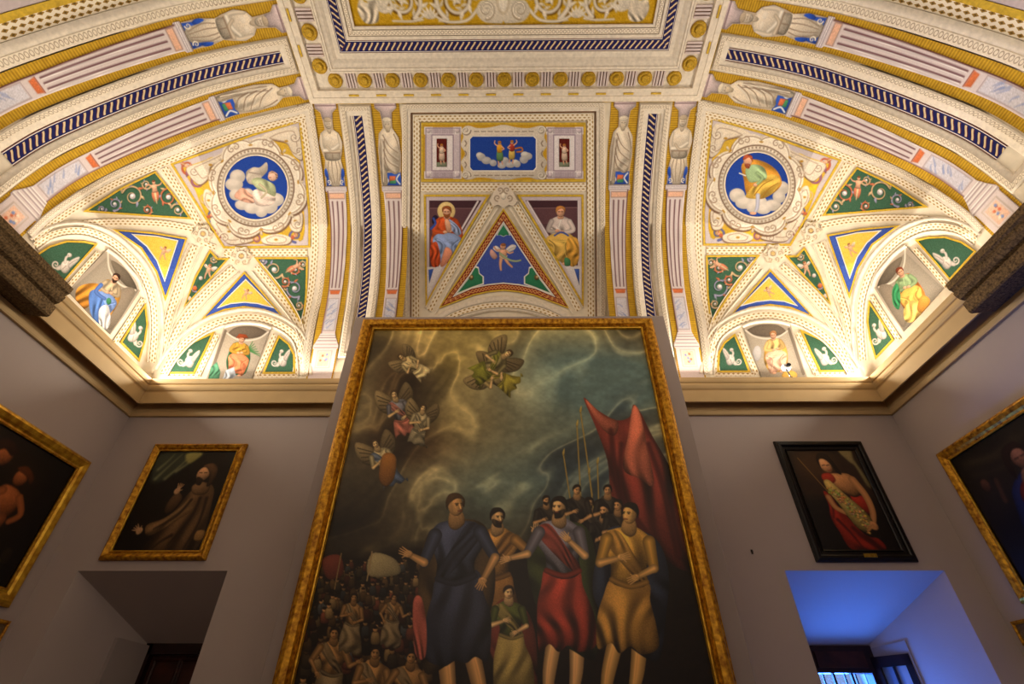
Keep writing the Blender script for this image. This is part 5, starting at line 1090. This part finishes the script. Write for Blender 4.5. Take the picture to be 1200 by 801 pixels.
def friar(c, a, b, t, d):
    w, h = b-a, d-t; P = lambda L: [(a+w*x, t+h*y) for x, y in L]
    c.poly_(P([(.02, .02), (.55, .02), (.45, .14), (.3, .26), (.16, .34), (.03, .3)]), (44, 48, 38), vol=.1, soft=.03)
    for L in ([(.1, .3), (.2, .16), (.3, .03)], [(.22, .3), (.34, .16), (.42, .04)], [(.32, .22), (.44, .12), (.52, .02)], [(.08, .2), (.16, .1), (.2, .03)]): c.line(P(L), .035*1.2, (112, 112, 78), .01, alpha=.6, soft=.012)
    c.poly_(P([(.36, .02), (.56, .02), (.46, .13), (.38, .1)]), (122, 116, 66), soft=.015, vol=.1)
    BR, BD_ = (78, 58, 38), (36, 26, 18)
    c.poly_(P([(.62, .42), (.74, .34), (.86, .38), (.92, .52), (.95, 1.0), (.5, 1.0), (.34, .98), (.4, .84), (.5, .66), (.56, .52)]), BR, vol=.3, folds=3, fd=.5)
    c.poly_(P([(.6, .52), (.7, .5), (.72, .62), (.56, .74), (.36, .86), (.28, .84), (.26, .76), (.42, .7), (.52, .62)]), (98, 74, 48), vol=.25, folds=2.5, fd=.45)
    for L in ([(.66, .52), (.56, .68), (.36, .8)], [(.76, .5), (.74, .7), (.6, .95)], [(.84, .5), (.86, .74), (.8, .98)], [(.6, .86), (.5, .92), (.44, .98)]): c.line(P(L), .03, BD_, .012, soft=.01)
    c.poly_(P([(.6, .38), (.7, .33), (.82, .38), (.8, .46), (.66, .46)]), (96, 72, 48), vol=.4)
    c.ell(a+w*.68, t+h*.25, .072, .085, (150, 112, 78), vol=.5); c.poly_(P([(.64, .16), (.74, .13), (.84, .2), (.84, .34), (.78, .38), (.76, .26), (.7, .19)]), (70, 50, 34), vol=.4); c.poly_(P([(.62, .28), (.7, .31), (.69, .37), (.63, .35)]), (34, 24, 18))
    for e_ in (.64, .7): c.line(P([(e_-.015, .235), (e_+.015, .235)]), .008, (40, 26, 18))
    c.poly_(P([(.4, .5), (.46, .44), (.54, .5), (.5, .62), (.42, .66), (.38, .6)]), (64, 46, 30), vol=.4)
    for hx, hy, an in ((.44, .43, -80), (.2, .82, -150)):
        c.ell(a+w*hx, t+h*hy, .032, .036, (150, 116, 82))
        for k in range(4): q_ = math.radians(an-24+16*k); c.line([(a+w*hx, t+h*hy), (a+w*hx+.075*math.cos(q_), t+h*hy+.085*math.sin(q_))], .015, (156, 120, 86), .009)
        q_ = math.radians(an+62); c.line([(a+w*hx, t+h*hy), (a+w*hx+.05*math.cos(q_), t+h*hy+.05*math.sin(q_))], .016, (150, 116, 82), .01)
    c.poly_(P([(.88, .82), (.97, .82), (.97, .9), (.88, .9)]), (112, 84, 48), vol=.2)
framed2('framed_painting', 'gilt-framed dark painting of a brown-robed person, above the dark doorway recess', mw, -4.006, -2.98, -2.532, -1.31, .088, GP(.088), 'gilt', friar, .0075, 'gilt2')
def shepherd(c, a, b, t, d):
    w, h = b-a, d-t; P = lambda L: [(a+w*x, t+h*y) for x, y in L]; RDR, RDD = (118, 34, 22), (62, 16, 14); F = (150, 104, 64)
    c.poly_(P([(0, 0), (1, 0), (1, .5), (0, .5)]), (38, 26, 18), vol=0, soft=.05, sm=False); c.ell(a+w*.35, t+h*.15, .2, .18, (56, 38, 24), soft=.08, vol=0)
    c.poly_(P([(.76, .0), (.94, .0), (.93, .1), (.98, .26), (1.0, .4), (.94, .38), (.9, .18), (.84, .12)]), (98, 88, 58), vol=.2, soft=.012)
    c.line(P([(.12, .08), (.36, .44)]), .012, (104, 76, 40), sm=False)
    c.poly_(P([(.3, .44), (.38, .48), (.44, .62), (.62, .86), (.78, .9), (.8, 1.0), (.38, 1.0), (.3, .84), (.26, .7), (.3, .58)]), RDR, vol=.25, folds=3, fd=.5)
    c.poly_(P([(.66, .48), (.84, .5), (.88, .66), (.76, .66), (.66, .56)]), RDR, vol=.4)
    for L in ([(.34, .72), (.44, .84), (.52, .98)], [(.5, .8), (.6, .9), (.7, .98)], [(.32, .5), (.34, .6), (.3, .7)]): c.line(P(L), .03, RDD, .012, soft=.01)
    c.poly_(P([(.48, .26), (.6, .25), (.76, .26), (.84, .36), (.82, .46), (.7, .5), (.56, .44), (.48, .36)]), F, vol=.45)
    c.line(P([(.78, .32), (.86, .48), (.86, .64), (.78, .78)]), .085, F, .05); c.line(P([(.34, .5), (.38, .6), (.5, .66)]), .06, F, .045)
    c.ell(a+w*.48, t+h*.17, .062, .085, (176, 126, 86), rot=-18, vol=.45); c.poly_(P([(.38, .1), (.44, .03), (.56, .04), (.62, .14), (.66, .26), (.6, .24), (.56, .14), (.5, .09), (.42, .1), (.4, .2)]), (30, 20, 14))
    for e_ in (.45, .51): c.line(P([(e_-.018, .165), (e_+.018, .16)]), .009, (44, 26, 18))
    c.line(P([(.49, .22), (.53, .215)]), .008, (120, 44, 34))
    c.poly_(P([(.38, .26), (.5, .25), (.54, .32), (.46, .36), (.36, .32)]), (140, 44, 30), vol=.3)
    # pale woolly fleece held in the arms
    FL = (150, 128, 70)
    c.poly_(P([(.36, .34), (.44, .32), (.52, .4), (.62, .5), (.74, .62), (.8, .72), (.78, .8), (.66, .84), (.56, .8), (.5, .7), (.44, .56), (.38, .46)]), FL, vol=.4)
    for k in range(120):
        u = rng.uniform(0, 1); x, y = .42+.32*u+rng.normal(0, .035), .42+.36*u+rng.normal(0, .03); c.ell(a+w*x, t+h*y, .014, .012, tuple(v*rng.uniform(.75, 1.2) for v in FL), vol=.4)
    c.ell(a+w*.79, t+h*.78, .04, .045, F)
    for k in range(4): c.line([(a+w*.78, t+h*.78), (a+w*.70-.01*k, t+h*(.78+.022*k))], .016, F, .010)
BP = [(0, 0), (0, .02), (.012, .026), (.018, .014), (.045, .018), (.05, .036), (.062, .044), (.085, .044), (.094, .034), (.102, .034), (.11, .024), (.11, 0)]
rr = framed2('framed_painting', 'black-framed painting of a figure in red holding a pale fleece, above the blue-lit window recess', mw, 2.849, 3.807, -2.549, -1.294, .11, BP, 'black', shepherd, .0075)
bp = box_mesh('title_plate', 3.30, 3.42, D-.056, D-.040, 1.325, 1.36, MAT['brass'], rr, bevel=.002); bp['label'] = 'small brass title plate'
def family(c, a, b, t, d):    # u grows towards the end wall
    w, h = b-a, d-t; P = lambda L: [(a+w*x, t+h*y) for x, y in L]; F = (150, 84, 46)
    c.poly_(P([(.3, .1), (.8, .1), (.8, .9), (.3, .9)]), (34, 24, 16), vol=0, soft=.15)
    c.poly_(P([(.30, .3), (.44, .26), (.58, .34), (.6, .6), (.56, .9), (.24, .9), (.26, .55)]), (74, 32, 22), vol=.4)
    c.ell(a+w*.56, t+h*.19, .085, .1, F, rot=30, vol=.5); c.poly_(P([(.48, .12), (.54, .06), (.62, .1), (.6, .16), (.54, .14), (.5, .22)]), (48, 26, 16))
    c.ell(a+w*.72, t+h*.27, .07, .08, F, rot=10, vol=.5); c.poly_(P([(.67, .22), (.72, .17), (.79, .22), (.79, .28), (.74, .24)]), (84, 44, 22))
    c.poly_(P([(.66, .36), (.76, .36), (.80, .44), (.78, .56), (.7, .6), (.64, .5)]), F, vol=.5)
    c.line(P([(.67, .4), (.6, .48), (.52, .5)]), .075, F, .05); c.line(P([(.78, .4), (.84, .5), (.8, .58)]), .07, F, .05)
    c.line(P([(.7, .58), (.64, .7), (.62, .86)]), .11, F, .06); c.line(P([(.75, .58), (.74, .7), (.7, .82)]), .10, (126, 70, 40), .06)
    c.poly_(P([(.54, .5), (.66, .5), (.64, .58), (.52, .6)]), (140, 120, 92), vol=.3)
    c.line(P([(.5, .28), (.44, .4), (.4, .6)]), .09, F, .06); c.ell(a+w*.9, t+h*.8, .05, .07, (40, 32, 24), vol=.2)
mL, mR = m_wallx(XL, 1), m_wallx(XR, -1)
framed2('framed_painting', 'wide gilt-framed dark painting of reddish bare figures, on the side wall beside the doorway recess', mL, 2.9, 4.821, -2.242, -.873, .13, GP(.13), 'gilt2', family, .010, 'gilt')
def reader(c, a, b, t, d):
    w, h = b-a, d-t; P = lambda L: [(a+w*x, t+h*y) for x, y in L]; F = (128, 84, 58)
    c.poly_(P([(.2, .05), (.9, .05), (.9, .5), (.2, .5)]), (34, 28, 20), vol=0, soft=.15); swirl(c, P([(.9, .1), (.7, .15), (.5, .1)]), .05, (58, 48, 30), 5, .04, soft=.03)
    c.poly_(P([(.58, .34), (.7, .36), (.78, .5), (.82, .95), (.4, .95), (.44, .5)]), (28, 40, 70), vol=.4); c.poly_(P([(.5, .38), (.62, .36), (.72, .46), (.7, .62), (.58, .7), (.48, .62)]), (112, 34, 26), vol=.4)
    c.ell(a+w*.6, t+h*.24, .075, .095, F, vol=.5); c.poly_(P([(.54, .2), (.58, .12), (.67, .14), (.7, .26), (.68, .36), (.65, .22), (.6, .17)]), (36, 22, 16)); c.poly_(P([(.57, .32), (.63, .32), (.66, .4), (.56, .4)]), F)
    for e_ in (.575, .615): c.line(P([(e_-.012, .235), (e_+.012, .235)]), .009, (40, 24, 18))
    c.line(P([(.68, .44), (.66, .56), (.54, .6)]), .07, (104, 32, 24), .05); c.ell(a+w*.5, t+h*.6, .05, .06, (130, 120, 110), vol=.3)
    c.ell(a+w*.88, t+h*.3, .05, .06, (74, 46, 30), vol=.4); c.line(P([(.8, .3), (.82, .45)]), .05, (60, 40, 26))
framed2('framed_painting', 'wide gilt-framed dark painting of one figure in red and blue, beside the window recess', mR, 2.9, 4.71, -2.26, -.885, .115, [(p, h) for p, h in GP(.115)], 'gilt', reader, .010, 'gilt2')
for mp, lab in ((mL, 'small brown relief plaque low on the side wall by the dark doorway recess'), (mR, 'small brown relief plaque low on the side wall by the blue-lit window recess')):
    r = empty('wall_plaque', lab, 'plaque', 'relief plaques on the side walls')
    frame_mesh('plaque_rim', 4.62, 4.90, -.755, -.635, [(0, 0), (0, .02), (.012, .03), (.03, .02), (.03, 0)], mp, MAT['gilt'], r)
    c = Canvas([(4.615, -.76), (4.905, -.76), (4.905, -.63), (4.615, -.63)], .008, (104, 84, 58), 8); c.set()
    for k in range(5): c.spiral(4.65+.055*k, -.695, .024, 1.2, 0, 1, .012, (136, 112, 78))
    c.build('plaque_face', mp, r, off=.014, mat=MAT['oil'])
# small hook left in the wall right of the altarpiece
hk = empty('wall_hook', 'tiny dark hook in the bare wall between the altarpiece and the window recess', 'hook')
box_mesh('hook_plate', 2.262, 2.28, 4.996, 5.0, 1.37, 1.41, MAT['blackmetal'], hk); box_mesh('hook_pin', 2.268, 2.274, 4.975, 4.998, 1.385, 1.391, MAT['blackmetal'], hk)
# surveillance camera on the cornice
sc_ = empty('security_camera', 'tiny white security camera with black lens standing on the cornice ledge', 'camera')
def cyl(name, p0, p1, r0, r1, mat, parent, n=16):
    p0, p1 = np.array(p0, float), np.array(p1, float); a = (p1-p0)/np.linalg.norm(p1-p0); u = np.cross(a, [0.3, .2, 1.]); u /= np.linalg.norm(u); v = np.cross(a, u)
    V = [p+r*(u*math.cos(t)+v*math.sin(t)) for p, r in ((p0, r0), (p1, r1)) for t in np.linspace(0, 2*math.pi, n+1)[:-1]]
    Fc = [(i, (i+1) % n, n+(i+1) % n, n+i) for i in range(n)]+[tuple(range(n))[::-1], tuple(range(n, 2*n))]
    return mesh_obj(name, V, Fc, MAT[mat], parent)
cyl('mounting_foot', (3.245, 4.845, 3.30), (3.245, 4.845, 3.312), .022, .022, 'blackmetal', sc_)
cyl('bracket_arm', (3.25, 4.845, 3.31), (3.225, 4.83, 3.40), .008, .007, 'blackmetal', sc_)
cyl('swivel_joint', (3.225, 4.83, 3.395), (3.225, 4.83, 3.415), .014, .014, 'blackmetal', sc_)
box_mesh('housing', 3.185, 3.275, 4.79, 4.86, 3.415, 3.475, MAT['metal'], sc_, bevel=.01)
cyl('lens', (3.24, 4.792, 3.447), (3.236, 4.765, 3.441), .021, .023, 'blackmetal', sc_)
K_END=2.3;K_SIDE=2.2;FILL_E=32
# ================================================================== LIGHT
def area(name, loc, size, sy, rot, energy, color, spread=math.pi):
    l = bpy.data.lights.new(name, 'AREA'); l.shape = 'RECTANGLE'; l.size = size; l.size_y = sy; l.energy = energy; l.color = color; l.spread = spread
    o = bpy.data.objects.new(name, l); o.location = (loc[0], loc[1], loc[2]+CZ); o.rotation_euler = rot; COL.objects.link(o); return o
WARM = (1.0, .88, .71)
zc = 3.335; e = 9
P_ = math.pi
tilt = math.radians(52)
area('cornice_strip_light', (XC, D-.14, zc), 8.4, .05, (P_+tilt, 0, 0), e*8.4*K_END, WARM)
for X_, sg in ((XL+.12, 1), (XR-.12, -1)):
    area('cornice_strip_light', (X_, 3.85, zc), .05, 2.1, (0, P_+sg*tilt, 0), e*2.1*K_SIDE, WARM)
    area('cornice_strip_light', (X_+sg*.12, -.8, zc+.02), .05, 7.2, (0, P_+sg*tilt, 0), e*7.2*K_SIDE*.5, WARM)
area('cornice_strip_light', (XC, YB+.2, zc), 8.4, .05, (P_-tilt, 0, 0), e*8.4*.4, WARM)
# cold daylight through the window in the right-hand alcove
area('window_daylight', (3.24, 6.08, 0), .55, 1.3, (math.radians(-104), 0, math.radians(16)), 185, (.06, .22, 1.0))
# warm fill light added behind the visitor to brighten the walls
area('fill_light', (0, -3.2, 2.6), 1.6, .5, (math.radians(62), 0, 0), FILL_E, (1, .78, .58))
w = bpy.data.worlds.new('world'); bpy.context.scene.world = w; w.use_nodes = True
bg = w.node_tree.nodes['Background']; bg.inputs[0].default_value = (.42, .58, 1, 1); bg.inputs[1].default_value = .8
vs = bpy.context.scene.view_settings
vs.view_transform = 'Standard'; vs.look = 'None'; vs.gamma = 1; vs.use_curve_mapping = False; vs.exposure = 0.0
